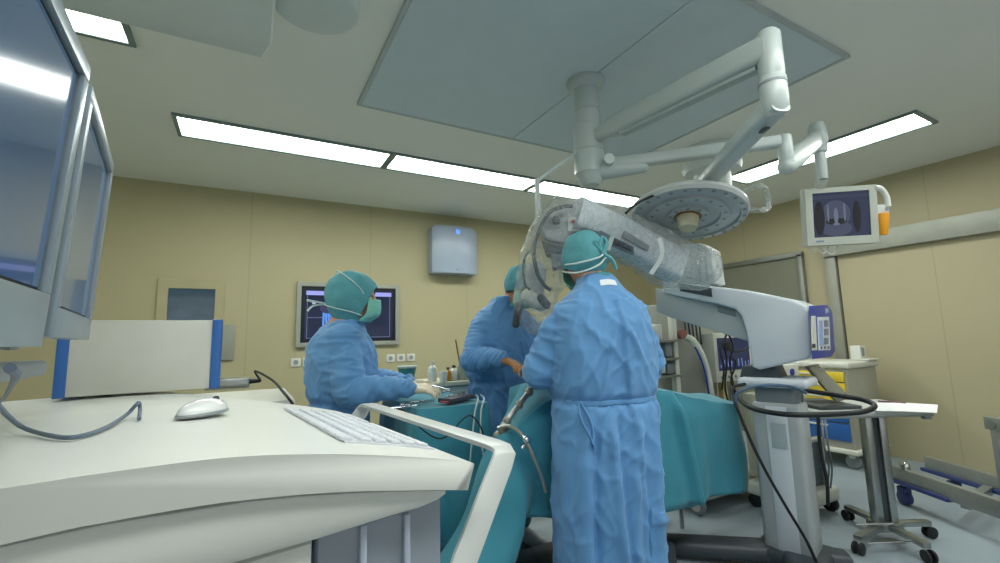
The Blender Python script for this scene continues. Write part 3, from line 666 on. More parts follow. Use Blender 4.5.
# two screens standing on the console
m_scr = M('blue lit screen', (30, 50, 74), 0.12, var=0.3, nscale=3, coat=0.4, emit=(70, 102, 138), estr=0.36)
def screen(label, c, yaw, tilt, w, h, eb_):
    """c = far bottom corner, screen runs back towards us from it; faces right"""
    t = thing('display_monitor', label, 'monitor', c)
    u = V((math.sin(yaw), -math.cos(yaw), 0)); n0 = V((math.cos(yaw), math.sin(yaw), 0))
    up = (Z * math.cos(tilt) + n0 * math.sin(tilt)).normalized(); n = (n0 * math.cos(tilt) - Z * math.sin(tilt)).normalized()
    P = lambda a, b, d: c + u * a + up * b + n * d
    MB().prism([P(0, 0, -.012), P(w, 0, -.012), P(w, h, -.012), P(0, h, -.012)], -n * .034, bev=.006).build('housing', M('monitor blue grey', (120, 136, 150), .4), t)
    f = MB(); e = .024
    for a0, a1, b0, b1 in ((0, w, 0, eb_), (0, w, h - e, h), (0, e, eb_, h - e), (w - e, w, eb_, h - e)):
        f.prism([P(a0, b0, -.012), P(a1, b0, -.012), P(a1, b1, -.012), P(a0, b1, -.012)], n * .012, bev=.002)
    f.build('bezel', M('bezel silver blue', (140, 154, 164), .35, .2), t)
    MB().prism([P(e, eb_, -.0115), P(w - e, eb_, -.0115), P(w - e, h - e, -.0115), P(e, h - e, -.0115)], n * .002).build('screen_border', m_black, t, False)
    e2 = e + .006; MB().prism([P(e2, eb_ + .006, -.011), P(w - e2, eb_ + .006, -.011), P(w - e2, h - e2, -.011), P(e2, h - e2, -.011)], n * .003).build('screen', m_scr, t, False)
    MB().prism([P(w * .3, h * .2, -.046), P(w * .7, h * .2, -.046), P(w * .7, h * .7, -.046), P(w * .3, h * .7, -.046)], -n * .025, bev=.008).build('back_cover', m_grey, t)
    MB().bar(P(w * .5, h * .22, -.07), P(w * .5, -.02, -.09), .06, .03, up=n).build('bracket', m_grey, t)
    return P(w * .5, -.03, -.09)
b1 = screen('nearest big screen at the left edge, glossy blue with a silver bezel', D(42, 347, .64), math.radians(3.3), math.radians(3.25), .52, .43, .075)
b2 = screen('second screen at left, half hidden behind the nearest one', D(89, 340, 1.0), math.radians(7.3), math.radians(2.5), .41, .405, .045)
t = thing('monitor_mount', 'grey flat support arm under the two screens at the left edge', 'monitor mount', (b1.x - .06, b1.y + .15, 1.125))
dm = (b2 - b1); dm.z = 0; dm.normalize(); zz = min(b1.z, b2.z) - .014
MB().rtube([V((b1.x, b1.y, zz)) - dm * .12, V((b2.x, b2.y, zz)) + dm * .12], .07, .03).build('support_arm', m_grey, t)
q = V((b1.x - .02, b1.y + .02, 0))
MB().lathe([(0, 0), (.09, 0), (.09, .008), (.03, .02), (.024, .03), (.024, zz - 1.128), (0, zz - 1.128)], V((q.x, q.y, 1.1275))).build('post', m_grey, t)

# ================================================================== SIDE CART BEHIND THE CONSOLE
sc = thing('side_cart', 'low grey white cart behind the console with a silver unit on it', 'cart', (-.22, 2.62, 0))
MB().box((-.22, 2.62, .985), (.86, .62, .03), bev=.008).build('top', m_offw, sc)
MB().box((-.22, 2.62, .55), (.80, .56, .83), bev=.01).build('cabinet', m_offw, sc)
for k_ in (0, 1): MB().box((-.22, 2.336, .34 + .42 * k_), (.74, .012, .38), bev=.004).build('drawer', m_white, sc)
for x, y in ((-.56, 2.4), (.12, 2.4), (-.56, 2.84), (.12, 2.84)): MB().cyl((x - .018, y, .06), (x + .018, y, .06), .06, bev=.006).build('caster', m_black, sc)
su = thing('silver_unit', 'small silver unit with a black plug on the side cart', 'device', D(228, 376, 2.2) * 1)
q = V((D(228, 376, 2.65).x, D(228, 376, 2.65).y, 1.0)); su.location = q
MB().box(q + V((0, 0, .03)), (.22, .12, .06), bev=.008).build('case', m_steel, su)
MB().cyl(q + V((.11, 0, .035)), q + V((.17, -.01, .035)), .016, .010).build('plug', m_black, su)
tag(MB().tube(spline([q + V((.17, -.01, .035)), D(255, 371, 2.55), D(272, 380, 2.3), D(284, 393, 2.05), D(293, 404, 2.0)], 6), .006, 8).build('cable', m_black, None), 'black cable running from the silver unit down past the nurse', 'cable')

# ================================================================== CEILING BOOM WITH LAMP, HOLDER AND MONITOR
m_boom = M('boom white', (180, 191, 190), 0.32, var=0.015)
hx, hy = 1.743, 1.982
bo = thing('surgical_boom', 'white jointed boom from the round flange in the ceiling panel, carrying the lamp', 'ceiling boom', (hx, hy, H))
MB().lathe([(0, H - .017), (.115, H - .017), (.115, H - .035), (.105, H - .055), (.075, H - .07), (.072, H - .20), (.066, H - .205), (.066, H - .215), (.072, H - .22), (.072, H - .30), (.085, H - .31), (.088, H - .46), (.078, H - .47), (0, H - .47)], (hx, hy, 0)).build('ceiling_column', m_boom, bo)
MB().lathe([(0, 2.335), (.085, 2.335), (.09, 2.325), (.09, 2.20), (.075, 2.185), (.07, 2.15), (.05, 2.13), (0, 2.13)], (hx, hy, 0)).build('hub', m_boom, bo)
eA = V((1.85, .965, 2.415))
a = V((hx, hy, 2.415)); dA = (eA - a).normalized()
MB().rtube([a + dA * .05, a + dA * .14, a + dA * .2, eA - dA * .03, eA], lambda t: .07 + .03 * smoothstep(.1, .6, t), lambda t: .075 + .04 * smoothstep(.1, .6, t)).build('upper_arm', m_boom, bo)
MB().rtube([a + dA * .25 - Z * .062, eA - dA * .05 - Z * .066], .05, .02).build('cable_duct', M('boom trim', (164, 175, 174), .3), bo)
MB().lathe([(0, 2.49), (.035, 2.49), (.047, 2.475), (.049, 2.30), (.047, 2.29), (.047, 2.285), (.051, 2.28), (.052, 2.20), (.050, 2.15), (.03, 2.115), (0, 2.11)], (eA.x, eA.y, 0)).build('elbow_joint', m_boom, bo)
MB().lathe([(.0500, 2.262), (.0535, 2.262), (.0535, 2.252), (.0500, 2.252)], (eA.x, eA.y, 0)).build('joint_ring', m_grey, bo)
sA, sB = V((eA.x, eA.y, 2.165)), V((2.11, 1.50, 2.045)); dS = (sB - sA).normalized()
MB().rtube([sA - dS * .03, sA + dS * .05, sA + dS * .14, sB - dS * .05, sB + dS * .02], lambda t: .075 + .02 * math.sin(t * PI), lambda t: .10 - .045 * t).build('spring_arm', m_boom, bo)
MB().box(sA + dS * .08 - Z * .052, (.05, .02, .008), rz=math.atan2(dS.y, dS.x), bev=.002).build('slot_cover', m_dgrey, bo)
# slim drape holder arm
p_ = D(537, 181, 2.52); p2 = V((p_.x, p_.y, D(534, 222, 2.5).z))
MB().rtube([V((hx - .04, hy + .02, 2.36)), p_], .028, .022).build('holder_arm', m_boom, bo)
MB().rtube([p_ + Z * .012, p2], .03, .022, up=(1, 0, 0)).build('holder_rod', m_boom, bo)
# lower arm towards the screen
eB = V((2.44, 1.245, 2.245)); a2 = V((hx, hy, 2.245)); dB = (eB - a2).normalized()
MB().rtube([a2 + dB * .05, a2 + dB * .2, eB], .06, lambda t: .085 - .02 * t).build('lower_arm', m_boom, bo)
MB().capsule(a2 + dB * .02 - Z * .03, a2 + dB * .30 - Z * .045, .062, .03, 18).build('arm_fairing', m_boom, bo)
MB().cyl(a2 + dB * .09 - V((.05, .04, 0)) * 0 + V((-.02, -.045, 0)), a2 + dB * .09 + V((-.055, -.10, 0)) * .9, .03).build('pivot_cap', m_boom, bo)
MB().cyl(eB + Z * .03, eB - Z * .14, .036, bev=.01).build('pivot', m_boom, bo)
MB().ball(eB - Z * .14, (.046, .046, .042), 20).build('pivot', m_boom, bo)
eC = D(818, 138, 2.88); c0 = eB - Z * .13; dC = (eC - c0).normalized()
MB().rtube([c0, c0 + dC * .12, c0 + dC * .2, eC - dC * .06, eC + dC * .02], lambda t: .065, lambda t: .08 + .03 * math.sin(t * PI)).build('spring_arm', m_boom, bo)
MB().lathe([(0, 2.56), (.04, 2.56), (.05, 2.53), (.05, 2.42), (.044, 2.41), (.044, 2.37), (.032, 2.36), (.030, 2.19), (0, 2.19)], (eC.x, eC.y, 0)).build('drop_tube', m_boom, bo)
# hanging screen
hs_ = thing('hanging_monitor', 'small beige screen hanging from the boom, showing a grey scan', 'monitor', (eC.x, eC.y, 2.17))
c = D(841, 214, 2.86); r_ = V((AX.x, AX.y, 0)).normalized(); yaw = math.radians(9)
r_ = Matrix.Rotation(-yaw, 3, 'Z') @ r_; n_ = V((r_.y, -r_.x, 0)); u_ = (Z * .994 + n_ * .11).normalized(); n_ = r_.cross(u_)
def HQ(x0, x1, z0, z1, d0, d1, bev=.004):
    P = lambda x, z: c + r_ * x + u_ * z + n_ * d0
    return MB().prism([P(x0, z0), P(x1, z0), P(x1, z1), P(x0, z1)], n_ * (d1 - d0), bev=bev)
m_bg = M('monitor beige', (176, 181, 170), .4)
HQ(-.208, .208, -.195, .175, -.07, -.005, .015).build('housing', m_bg, hs_)
f = MB()
for x0, x1, z0, z1 in ((-.205, .205, -.192, -.142), (-.205, .205, .14, .172), (-.205, -.163, -.142, .14), (.163, .205, -.142, .14)):
    P = lambda x, z: c + r_ * x + u_ * z - n_ * .005
    f.prism([P(x0, z0), P(x1, z0), P(x1, z1), P(x0, z1)], n_ * .012)
f.build('bezel', m_bg, hs_, False)
scn = HQ(-.163, .163, -.142, .14, -.006, 0, 0).build('screen', M('scan screen', (16, 20, 34), .15, emit=(34, 44, 70), estr=.6), hs_, False)
g1_, g2_, g3_ = emission('scan grey', (88, 98, 126), .4), emission('scan dark', (16, 20, 34), .3), emission('scan pale', (130, 140, 164), .45)
HQ(-.16, .16, .10, .122, .0005, .0015, 0).build('title_bar', emission('scan bar', (64, 76, 108), .4), scn, False)
for (x, z, rx, rz_, m_, d_) in ((-.03, .0, .085, .09, g1_, .0012), (-.03, -.09, .09, .05, g1_, .0012), (-.125, -.02, .03, .11, g2_, .0016), (.09, -.02, .022, .10, g2_, .0016), (-.03, -.045, .062, .022, g2_, .0017), (-.03, -.012, .013, .055, g3_, .0022), (-.075, .01, .006, .06, g3_, .0022), (.02, .01, .006, .06, g3_, .0022), (-.03, -.062, .02, .008, g3_, .0024)):
    MB().ball(c + r_ * x + u_ * z + n_ * d_, (rx, rz_, .0008), 20, Matrix((r_, u_, n_)).transposed().to_4x4()).build('scan_shape', m_, scn)
HQ(-.155, -.11, -.172, -.160, .006, .009, .001).build('badge', M('badge blue grey', (120, 134, 160), .5), hs_)
MB().bar(c - r_ * .11 - n_ * .045 + u_ * .15, V((eC.x, eC.y, 2.20)), .05, .05, up=r_).build('bracket', m_bg, hs_)
hx2 = c + r_ * .225
MB().tube(spline([c + r_ * .20 + u_ * .155, c + r_ * .235 + u_ * .14, c + r_ * .262 + u_ * .09, c + r_ * .268 + u_ * .03], 6), .016, 12).build('side_handle', m_white, hs_)
MB().prism([c + r_ * x + u_ * z for x, z in ((.205, .045), (.275, .045), (.278, -.01), (.205, -.015))], -n_ * .05, bev=.012).build('handle_clamp', m_white, hs_)
MB().cyl(c + r_ * .246 - u_ * .008 - n_ * .025, c + r_ * .246 - u_ * .145 - n_ * .025, .037, .025, bev=.004).build('orange_grip', M('orange plastic', (232, 158, 28), .45), hs_)
MB().cyl(c + r_ * .262 + u_ * .016, c + r_ * .262 + u_ * .016 + n_ * .008, .012).build('screw', m_grey, hs_)
for k_ in range(3):
    MB().tube(spline([c + r_ * (-.19 + .04 * k_) - u_ * .19 - n_ * .03, c + r_ * (-.15 + .05 * k_) - u_ * (.23 + .01 * k_) - n_ * .03, c + r_ * (-.10 + .05 * k_) - u_ * .19 - n_ * .04], 6), .004, 6).build('cable', m_offw, hs_)

# surgical lamp
lc = V((2.10, 1.61, 1.905)); ln = (-Z + V((-.866, -.5, 0)) * .27).normalized()
la = thing('surgical_lamp', 'big round grooved surgical lamp head hanging above the microscope', 'lamp', lc)
m_la = M('lamp grey', (172, 178, 178), .35, var=.03)
MB().lathe([(0, -.09), (.09, -.09), (.13, -.075), (.25, -.055), (.30, -.02), (.305, 0), (.295, .018), (.262, .024), (.258, .012), (.215, .012), (.211, .024), (.165, .024), (.161, .010), (.112, .010), (.108, .022), (.075, .022), (.068, .010), (0, .010)], lc, ln, 56).build('lamp_head', m_la, la, angle=30)
q_ = ln.to_track_quat('Z', 'Y').to_matrix()
lens = None
for R_, n_l in ((.278, 26), (.188, 16), (.092, 9)):
    for k_ in range(n_l):
        an = 2 * PI * k_ / n_l; p = lc + q_ @ V((R_ * math.cos(an), R_ * math.sin(an), .023 if R_ > .1 else .021))
        if lens is None: lens = MB().lathe([(0, .0035), (.008, .003), (.011, 0)], p, ln, 10).build('lens', M('dark lens', (138, 146, 154), .15), la); lens_p = p
        else:
            o = lens.copy(); COL.objects.link(o); o.parent = la; o.location = p - lens_p
MB().lathe([(0, .01), (.058, .01), (.058, .04), (.052, .05), (.050, .085), (.045, .09), (0, .09)], lc, ln, 28).build('centre_handle', M('handle cream', (196, 190, 160), .45), la)
MB().lathe([(.0585, .010), (.064, .010), (.064, .024), (.0585, .024)], lc, ln, 28).build('handle_ring', M('brown ring', (142, 92, 40), .5), la)
yk = sB + V((.0, .05, -.02))
MB().cyl(sB + dS * .01 + Z * .03, lc - ln * .08 + Z * 0, .035, .05, bev=.008).build('yoke', m_boom, la)
hc_ = D(757, 200, 2.42)
ringp = [hc_ + r_ * (.072 * math.cos(t_)) + Z * (.068 * math.sin(t_)) + V((.02, .03, 0)) * math.cos(2 * t_) for t_ in [2 * PI * k_ / 28 for k_ in range(29)]]
MB().sweep(ringp, lambda i, t: [((.013 + .003 * math.sin(i * 2.1)) * math.cos(2 * PI * k_ / 10), (.013 + .003 * math.cos(i * 1.7)) * math.sin(2 * PI * k_ / 10)) for k_ in range(10)]).build('side_handle', m_film, la)
MB().bar(lc + r_ * .27 - ln * .02, hc_ - r_ * .06 - Z * .02, .025, .025, bev=.005).build('handle_bracket', m_boom, la)
cpth = [D(626, 213, 2.20), D(638, 203, 2.26), D(655, 195, 2.35), D(675, 190, 2.4), D(700, 187, 2.42)]
MB().tube(spline(cpth, 6), .0065, 8).build('cable', m_black, la)
MB().bar(D(681, 190, 2.385), D(697, 189.5, 2.385), .03, .03, bev=.005).build('cable_clip', m_black, la)

# second ceiling mount
cm = ZP(710, 150, H); t = thing('ceiling_mount', 'round stepped grey mount on the ceiling behind the lamp arm', 'ceiling mount', (cm.x, cm.y, H))
MB().lathe([(0, H), (.235, H), (.24, H - .06), (.235, H - .16), (.22, H - .20), (.15, H - .22), (0, H - .22)], (cm.x, cm.y, 0), seg=40).build('canopy', m_pend, t)
MB().lathe([(0, H - .20), (.145, H - .20), (.14, H - .36), (.115, H - .38), (.11, H - .55), (.08, H - .58), (0, H - .58)], (cm.x, cm.y, 0), seg=36).build('column', m_pend, t)
# ================================================================== DRAPES AND TABLES
def drape(name, pts, ztop, hem, flare, mat, parent, fold=0.02, freq=9.0, top_fn=None, seed=0.0, mid=None, loose=None):
    """cloth over a top outlined by pts (closed, dense); ztop/hem/flare are functions of (i, p)"""
    n = len(pts); b = MB(); cx = sum((p for p in pts), V((0, 0, 0))) / n; mid = V(mid) if mid else cx
    L = [0.0]
    for i in range(n): L.append(L[-1] + (pts[(i + 1) % n] - pts[i]).length)
    rows = []
    for j in range(1, 11):                                           # top, from the middle outwards
        t = j / 10; rows.append([b.bm.verts.new((lambda q: V((q.x, q.y, top_fn(q.x, q.y) if top_fn else ztop(i, pts[i]))))(mid + (pts[i] - mid) * t)) for i in range(n)])
    c0 = b.bm.verts.new(V((mid.x, mid.y, top_fn(mid.x, mid.y) if top_fn else ztop(0, mid))))
    for i in range(n): b.bm.faces.new((c0, rows[0][i], rows[0][(i + 1) % n]))
    nr = 26
    for j in range(1, nr + 1):
        t = j / nr; ring = []
        for i in range(n):
            p = pts[i]; a, c = pts[i - 1], pts[(i + 1) % n]; tg = (c - a).normalized(); nm = V((tg.y, -tg.x, 0)); 
            if nm.dot(p - cx) < 0: nm = -nm
            zt = top_fn(p.x, p.y) if top_fn else ztop(i, p); zb = hem(i, p); s_ = L[i] / L[-1]
            ph = noise.noise(V((math.cos(2 * PI * s_) * 2 + seed, math.sin(2 * PI * s_) * 2, t * .8)))
            am = fold * (t ** 0.8) * (math.sin(2 * PI * s_ * freq + ph * 5 + t) + .55 * math.sin(2 * PI * s_ * freq * 2.3 + ph * 9 + seed)) 
            if loose: am *= loose(p)
            am += 0.014 * noise.noise(V((p.x * 5, p.y * 5 + seed, (zt + (zb - zt) * t) * 5)))
            off = 0.018 * min(1, t * 6) + flare(i, p) * t ** 1.3 + am
            am += 0.016 * min(1, t * 3) * (1 - 2 * abs(noise.noise(V((p.x * 4 + t * 2.2 + seed, p.y * 4 - t * 1.5, t * 1.6)))))
            drop = t - 0.02 * (1 - t)
            q = p + nm * off; q.z = zt + (zb - zt) * max(0.0, drop) - 0.004
            ring.append(b.bm.verts.new(q))
        rows.append(ring)
    for A, B in zip(rows, rows[1:]):
        for i in range(n): b.bm.faces.new((A[i], A[(i + 1) % n], B[(i + 1) % n], B[i]))
    o = b.build(name, mat, parent, True, 60); m = o.modifiers.new('t', 'SOLIDIFY'); m.thickness = .003; return o
def rrect(x0, x1, y0, y1, r, step=.03):
    out = []
    for (cx, cy, a0), (ex, ey) in zip(((x1 - r, y1 - r, 0), (x0 + r, y1 - r, PI / 2), (x0 + r, y0 + r, PI), (x1 - r, y0 + r, 1.5 * PI)), ((x0 + r, y1), (x0, y0 + r), (x1 - r, y0), (x1, y1 - r))):
        for k in range(6): out.append(V((cx + r * math.cos(a0 + k * PI / 10), cy + r * math.sin(a0 + k * PI / 10), 0)))
        p = out[-1]; q = V((ex, ey, 0)); m = int((q - p).length / step)
        for k in range(1, m): out.append(p + (q - p) * k / m)
    return out
# operating table
ot = thing('operating_table', 'operating table under wide teal drapes between the two surgeons', 'operating table', (1.8, 2.05, 0))
def otop(x, y):
    z = .965 - .14 * smoothstep(1.75, 2.65, x)                       # body slopes down to the feet
    z += .035 * math.exp(-((y - 2.02) / .16) ** 2) + .04 * math.exp(-((x - 1.42) / .14) ** 2 - ((y - 2.02) / .15) ** 2)
    z -= .13 * smoothstep(1.25, .98, x)
    return z + .008 * noise.noise(V((x * 8, y * 8, 0)))
def ohem(i, p):
    z = .35 + .02 * noise.noise(V((p.x * 3, p.y * 3, 0)))
    if p.y < 1.9: z += .13 * smoothstep(1.45, 1.15, p.x) * smoothstep(.93, 1.08, p.x)
    z -= .12 * smoothstep(1.2, .98, p.x) * smoothstep(1.75, 1.95, p.y)
    z -= .10 * smoothstep(1.06, .96, p.x)
    return z
def oflare(i, p):
    return .015 + .26 * smoothstep(1.1, .98, p.x) * smoothstep(1.76, 1.80, p.y) * smoothstep(1.88, 1.80, p.y) + .05 * smoothstep(1.1, .98, p.x)
oo = [V((p.x + .29 * smoothstep(1.78, 2.05, p.y) * smoothstep(1.5, 1.0, p.x), p.y, 0)) for p in rrect(.96, 2.64, 1.755, 2.20, .07)]
drape('drape', oo, lambda i, p: otop(p.x, p.y), ohem, oflare, m_drape, ot, fold=.011, freq=9, top_fn=otop, seed=3, loose=lambda p: 1 + 2.2 * smoothstep(1.35, 1.0, p.x))
MB().box((1.85, 1.99, .70), (1.3, .36, .07), bev=.01).build('tabletop', m_dgrey, ot)
MB().box((1.72, 2.0, .42), (.30, .26, .60), bev=.02).build('column', m_steel, ot)
MB().box((1.60, 2.0, .08), (.92, .40, .13), bev=.03).build('base', m_dgrey, ot)
MB().cyl((2.50, 2.14, .012), (2.50, 2.14, .72), .014).build('support_leg', m_steel, ot)
for x, y in ((2.46, 2.30), (1.33, 2.18)):
    c = MB().cyl((x - .03, y, .05), (x + .03, y, .05), .05, bev=.008).build('caster', m_black, ot)
    MB().box((x, y, .085), (.10, .07, .05), bev=.01).build('fork', m_steel, c)
# a loose sheet with a long crease hanging over the near side
sh = MB()
def shf(u, v):
    x = 1.66 + .36 * u + .10 * v * u; zt = otop(x, 1.75) + .006; z = zt + (.37 - zt) * v
    return V((x, 1.728 - .03 * v - .065 * math.exp(-((u - .97) / .07) ** 2) * smoothstep(0, .2, v) - .012 * math.sin(u * 9 + v * 2) * v, z))
sh.grid(shf, 28, 20); o = sh.build('drape_fold', m_drape, ot, True, 180); o.modifiers.new('t', 'SOLIDIFY').thickness = .003

# instrument table
it = thing('instrument_table', 'teal draped instrument table in front of the nurse', 'table', (.88, 2.42, 0))
IT = .925
def itop(x, y): return IT + .004 * noise.noise(V((x * 9, y * 9, 2)))
drape('drape', rrect(.73, 1.115, 2.12, 2.78, .04), lambda i, p: IT, lambda i, p: .30 + .05 * noise.noise(V((p.x * 4, p.y * 4, 0))), lambda i, p: .03, m_drape, it, fold=.016, freq=11, top_fn=itop, seed=8)
MB().box((.9225, 2.45, IT - .02), (.36, .60, .025), bev=.004).build('tabletop', m_steel, it)
MB().box((.9225, 2.45, IT - .055), (.34, .56, .04), bev=.004).build('table_frame', m_steel, it)
for x, y in ((.78, 2.2), (1.06, 2.2), (.78, 2.7), (1.06, 2.7)): MB().cyl((x, y, 0), (x, y, IT - .04), .016).build('leg', m_steel, it)
def ist(name, label, cat): return thing(name, label, cat, (0, 0, 0))
zt = IT + .009
# instruments lying on the drape
m_ins = M('instrument steel', (176, 184, 190), .25, 1.0)
def forceps(px, py, ang, L, label):
    p = ZP(px, py, zt + .004); t = thing('surgical_forceps', label, 'forceps', (p.x, p.y, zt), 'instruments on the teal table')
    d = V((math.cos(ang), math.sin(ang), 0)); s = V((-d.y, d.x, 0))
    for q in (-1, 1):
        MB().tube(spline([p + d * (-L * .5) + s * .016 * q, p + d * (-L * .2) + s * .012 * q, p + d * L * .12, p + d * L * .5 - s * .002 * q], 5), lambda k: .0042 - .0022 * k, 8).build('shaft', m_ins, t)
        pts = [p + d * (-L * .5 - .013 + .015 * math.cos(a)) + s * (.018 * q + .013 * math.sin(a)) for a in [2 * PI * k / 16 for k in range(17)]]
        MB().tube(pts, .0032, 6).build('finger_ring', m_ins, t)
    MB().cyl(p + d * L * .12 - Z * .004, p + d * L * .12 + Z * .006, .005).build('pivot', m_ins, t)
forceps(418, 402, 0.55, .16, 'steel forceps lying nearest the front of the teal table')
forceps(404, 407, 0.2, .15, 'steel forceps on the left part of the teal table, below the nurse hand')
forceps(462, 393, 0.9, .15, 'steel forceps on the far right part of the teal table')
forceps(449, 391, 0.3, .13, 'steel forceps lying just beyond the gloved hand')
p = ZP(457, 399, zt + .01); t = tag(thing('instrument_tray', '', '', (p.x, p.y, zt)), 'dark instrument case with a red rim on the teal table', 'tray')
rt = .45
MB().box(p + Z * .004, (.20, .085, .022), rz=rt, bev=.004).build('case', M('dark case', (58, 62, 72), .4), t)
MB().box(p + V((-.055, -.035, -.002)), (.10, .05, .010), rz=rt, bev=.003).build('rim', M('red rim', (150, 60, 66), .5), t)
for k in range(4): MB().bar(p + V((-.06 + .035 * k, -.02 + .016 * k, .018)), p + V((-.03 + .035 * k, .03 + .012 * k, .018)), .006, .004).build('instrument', m_ins, t)
p = ZP(428, 391, zt + .03)
tag(MB().tube(spline([D(432, 386, 2.28), D(440, 387.5, 2.29), D(450, 390, 2.30)], 5), lambda k: .005 - .003 * k, 8).build('probe', m_ins, None), 'slim steel probe held in the nurse glove', 'probe')
tag(MB().tube(spline([ZP(392, 409, zt + .003), ZP(405, 411, zt + .003), D(416, 424, 2.02), D(436, 438, 1.99), D(450, 434, 2.0), D(462, 420, 2.06), D(472, 416, 2.09), D(482, 430, 2.08), D(484, 445, 2.08)], 6), .0035, 8).build('cable', m_black, None), 'thin black cable drooping across the front of the teal table drape', 'cable')
m_clear = M('clear tube', (196, 208, 210), .2, var=.02)
for k, (x0, x1, lb) in enumerate(((478, 472, 'left clear suction tube hanging off the teal table corner'), (484, 481, 'right clear suction tube hanging off the teal table corner'))):
    d0 = 2.28
    tag(MB().tube(spline([ZP(476 + 5 * k, 395, zt + .006), D(x0, 399, d0), D(x0 - 3, 412, d0 - .06), D(x1, 440, d0 - .08), D(x1 - 2 + 6 * k, 462, d0 - .09)], 6), .0045, 8).build('suction_tube', m_clear, None), lb, 'tube', 'suction tubes')

# counter behind with bottles
bc = thing('side_table', 'low counter behind the instrument table holding bottles', 'table', (1.45, 3.25, 0))
CT = .95
MB().box((1.40, 3.28, CT - .015), (1.05, .42, .03), bev=.004).build('top', M('counter top', (196, 192, 172), .4), bc)
MB().box((1.40, 3.30, CT / 2 - .01), (.99, .36, CT - .06), bev=.006).build('cabinet', m_offw, bc)
def at_c(px): 
    p = ON(px, 380, (0, 3.16, 0), (0, 1, 0)); return V((p.x, 3.16, CT))
p = at_c(407); t = thing('bowl', 'teal tapered plastic bowl with a pale rim right of the wall sockets', 'bowl', p)
MB().lathe([(0, 0), (.045, 0), (.066, .115), (.062, .115), (.042, .006), (0, .006)], p + Z * .002).build('cup', M('teal plastic', (58, 128, 128), .3), t)
MB().lathe([(.064, .110), (.071, .112), (.071, .124), (.064, .126)], p).build('rim', M('pale rim', (176, 190, 184), .4), t)
def bottle(px, r, h, m, label, capm, dy=0, name='bottle', group='bottles on the counter'):
    p = at_c(px) + V((dy * .3, dy, 0)); t = thing(name, label, 'bottle', p, group)
    MB().lathe([(0, .001), (r * .95, .001), (r, .008), (r, h * .62), (r * .85, h * .72), (r * .35, h * .8), (r * .35, h * .86), (0, h * .86)], p, seg=20).build('body', m, t)
    MB().lathe([(0, h * .84), (r * .45, h * .84), (r * .42, h), (0, h)], p, seg=16).build('cap', capm, t)
bottle(432.5, .032, .15, m_white, 'tall white bottle on the counter beside the teal bowl', m_white)
bottle(448, .026, .10, M('amber', (176, 128, 40), .2), 'small amber bottle on the counter, right of the white cup', M('dark cap', (60, 52, 40), .4))
bottle(454.5, .030, .11, M('bottle white', (222, 224, 216), .3), 'squat white bottle with a black cap behind the amber one', m_black, dy=.02)
p = at_c(440) + V((0, -.06, 0)); t = tag(MB().lathe([(0, 0), (.026, 0), (.034, .075), (.031, .075), (.024, .004), (0, .004)], p + Z * .001).build('cup', M('paper white', (220, 220, 208), .6), None), 'white cup in front of the tall white bottle', 'cup')
p = at_c(463); t = thing('jar', 'glass jar holding a long brown rod on the counter', 'jar', p)
MB().lathe([(0, 0), (.038, 0), (.040, .10), (.036, .105), (.036, .004), (0, .004)], p + Z * .001).build('glass', M('jar glass', (150, 156, 140), .15), t)
tag(MB().tube([p + V((-.005, 0, .012)), p + V((-.055, .0, .30))], .006, 8).build('rod', M('brown rod', (140, 92, 44), .5), None), 'thin brown rod standing in the glass jar', 'rod')
tag(MB().tube(spline([p + V((.01, .02, .008)), p + V((.02, .02, .13)), p + V((.04, .02, .155)), p + V((.07, .02, .15))], 5), .005, 8).build('hook', m_chrome, None), 'bent metal hook in the glass jar next to the surgeon sleeve', 'hook')
t = thing('box', 'low white box on the counter next to the surgeon sleeve', 'box', at_c(474)); p = at_c(474)
MB().box(p + Z * .025, (.10, .08, .048), bev=.004).build('carton', m_offw, t)

# retractor arms clamped to the table
m_ret = M('retractor steel', (176, 176, 170), .3, .8)
def retractor(pts, label, r=.011):
    t = thing('retractor_arm', label, 'retractor', pts[0], 'retractor arms')
    MB().tube(spline(pts, 6), r, 10).build('rod', m_ret, t)
    return t
ra = [D(553, 372, 2.25), D(541, 378, 2.2), D(529, 392, 2.12), D(519, 405, 2.06), D(507, 421, 2.0), D(497, 436, 1.98)]
t = retractor(ra, 'thick jointed steel retractor arm rising to the surgeon elbow', .013)
for k, p in enumerate(ra[2:]): MB().ball(p, .021 - .001 * k, 14).build('joint', M('retractor joint', (150, 146, 132), .38, .6), t)
for k in range(3): MB().box(ra[4] + V((-.02 + .02 * k, .01 * k, -.05 - .012 * k)), (.05, .03, .06), rz=.5 * k, bev=.006).build('clamp', M('clamp steel', (120, 118, 104), .4, .6), t)
rb = [D(498, 428, 1.98), D(508, 426, 1.96), D(518, 431, 1.93), D(526, 441, 1.90), D(533, 456, 1.89), D(541, 475, 1.90), D(546, 492, 1.92)]
t = retractor(rb, 'slim bent steel retractor rod with a bright clamp over the teal drape', .0085)
MB().ball(rb[3] + V((0, 0, .004)), .017, 14).build('clamp', m_chrome, t)
MB().bar(rb[3] - V((.02, 0, .03)), rb[3] + V((.02, .01, .0)), .014, .014).build('clamp_screw', m_chrome, t)

# ================================================================== MICROSCOPE
O = V((2.60, 1.50, 0)); me_ = V((-.277, .958, 0)).normalized(); mn = V((-.958, -.277, 0)).normalized()
ms = thing('surgical_microscope', 'white surgical microscope on a floor stand reaching over the surgeon, part wrapped in clear plastic', 'microscope', O)
m_ms = M('microscope white', (206, 213, 220), .35, var=.015); m_msg = M('microscope grey', (168, 175, 177), .4, var=.03)
P0 = O + mn * .11
def NP_(poly, off=0.0): return [ON(x, y, P0 + mn * off, mn) for x, y in poly]
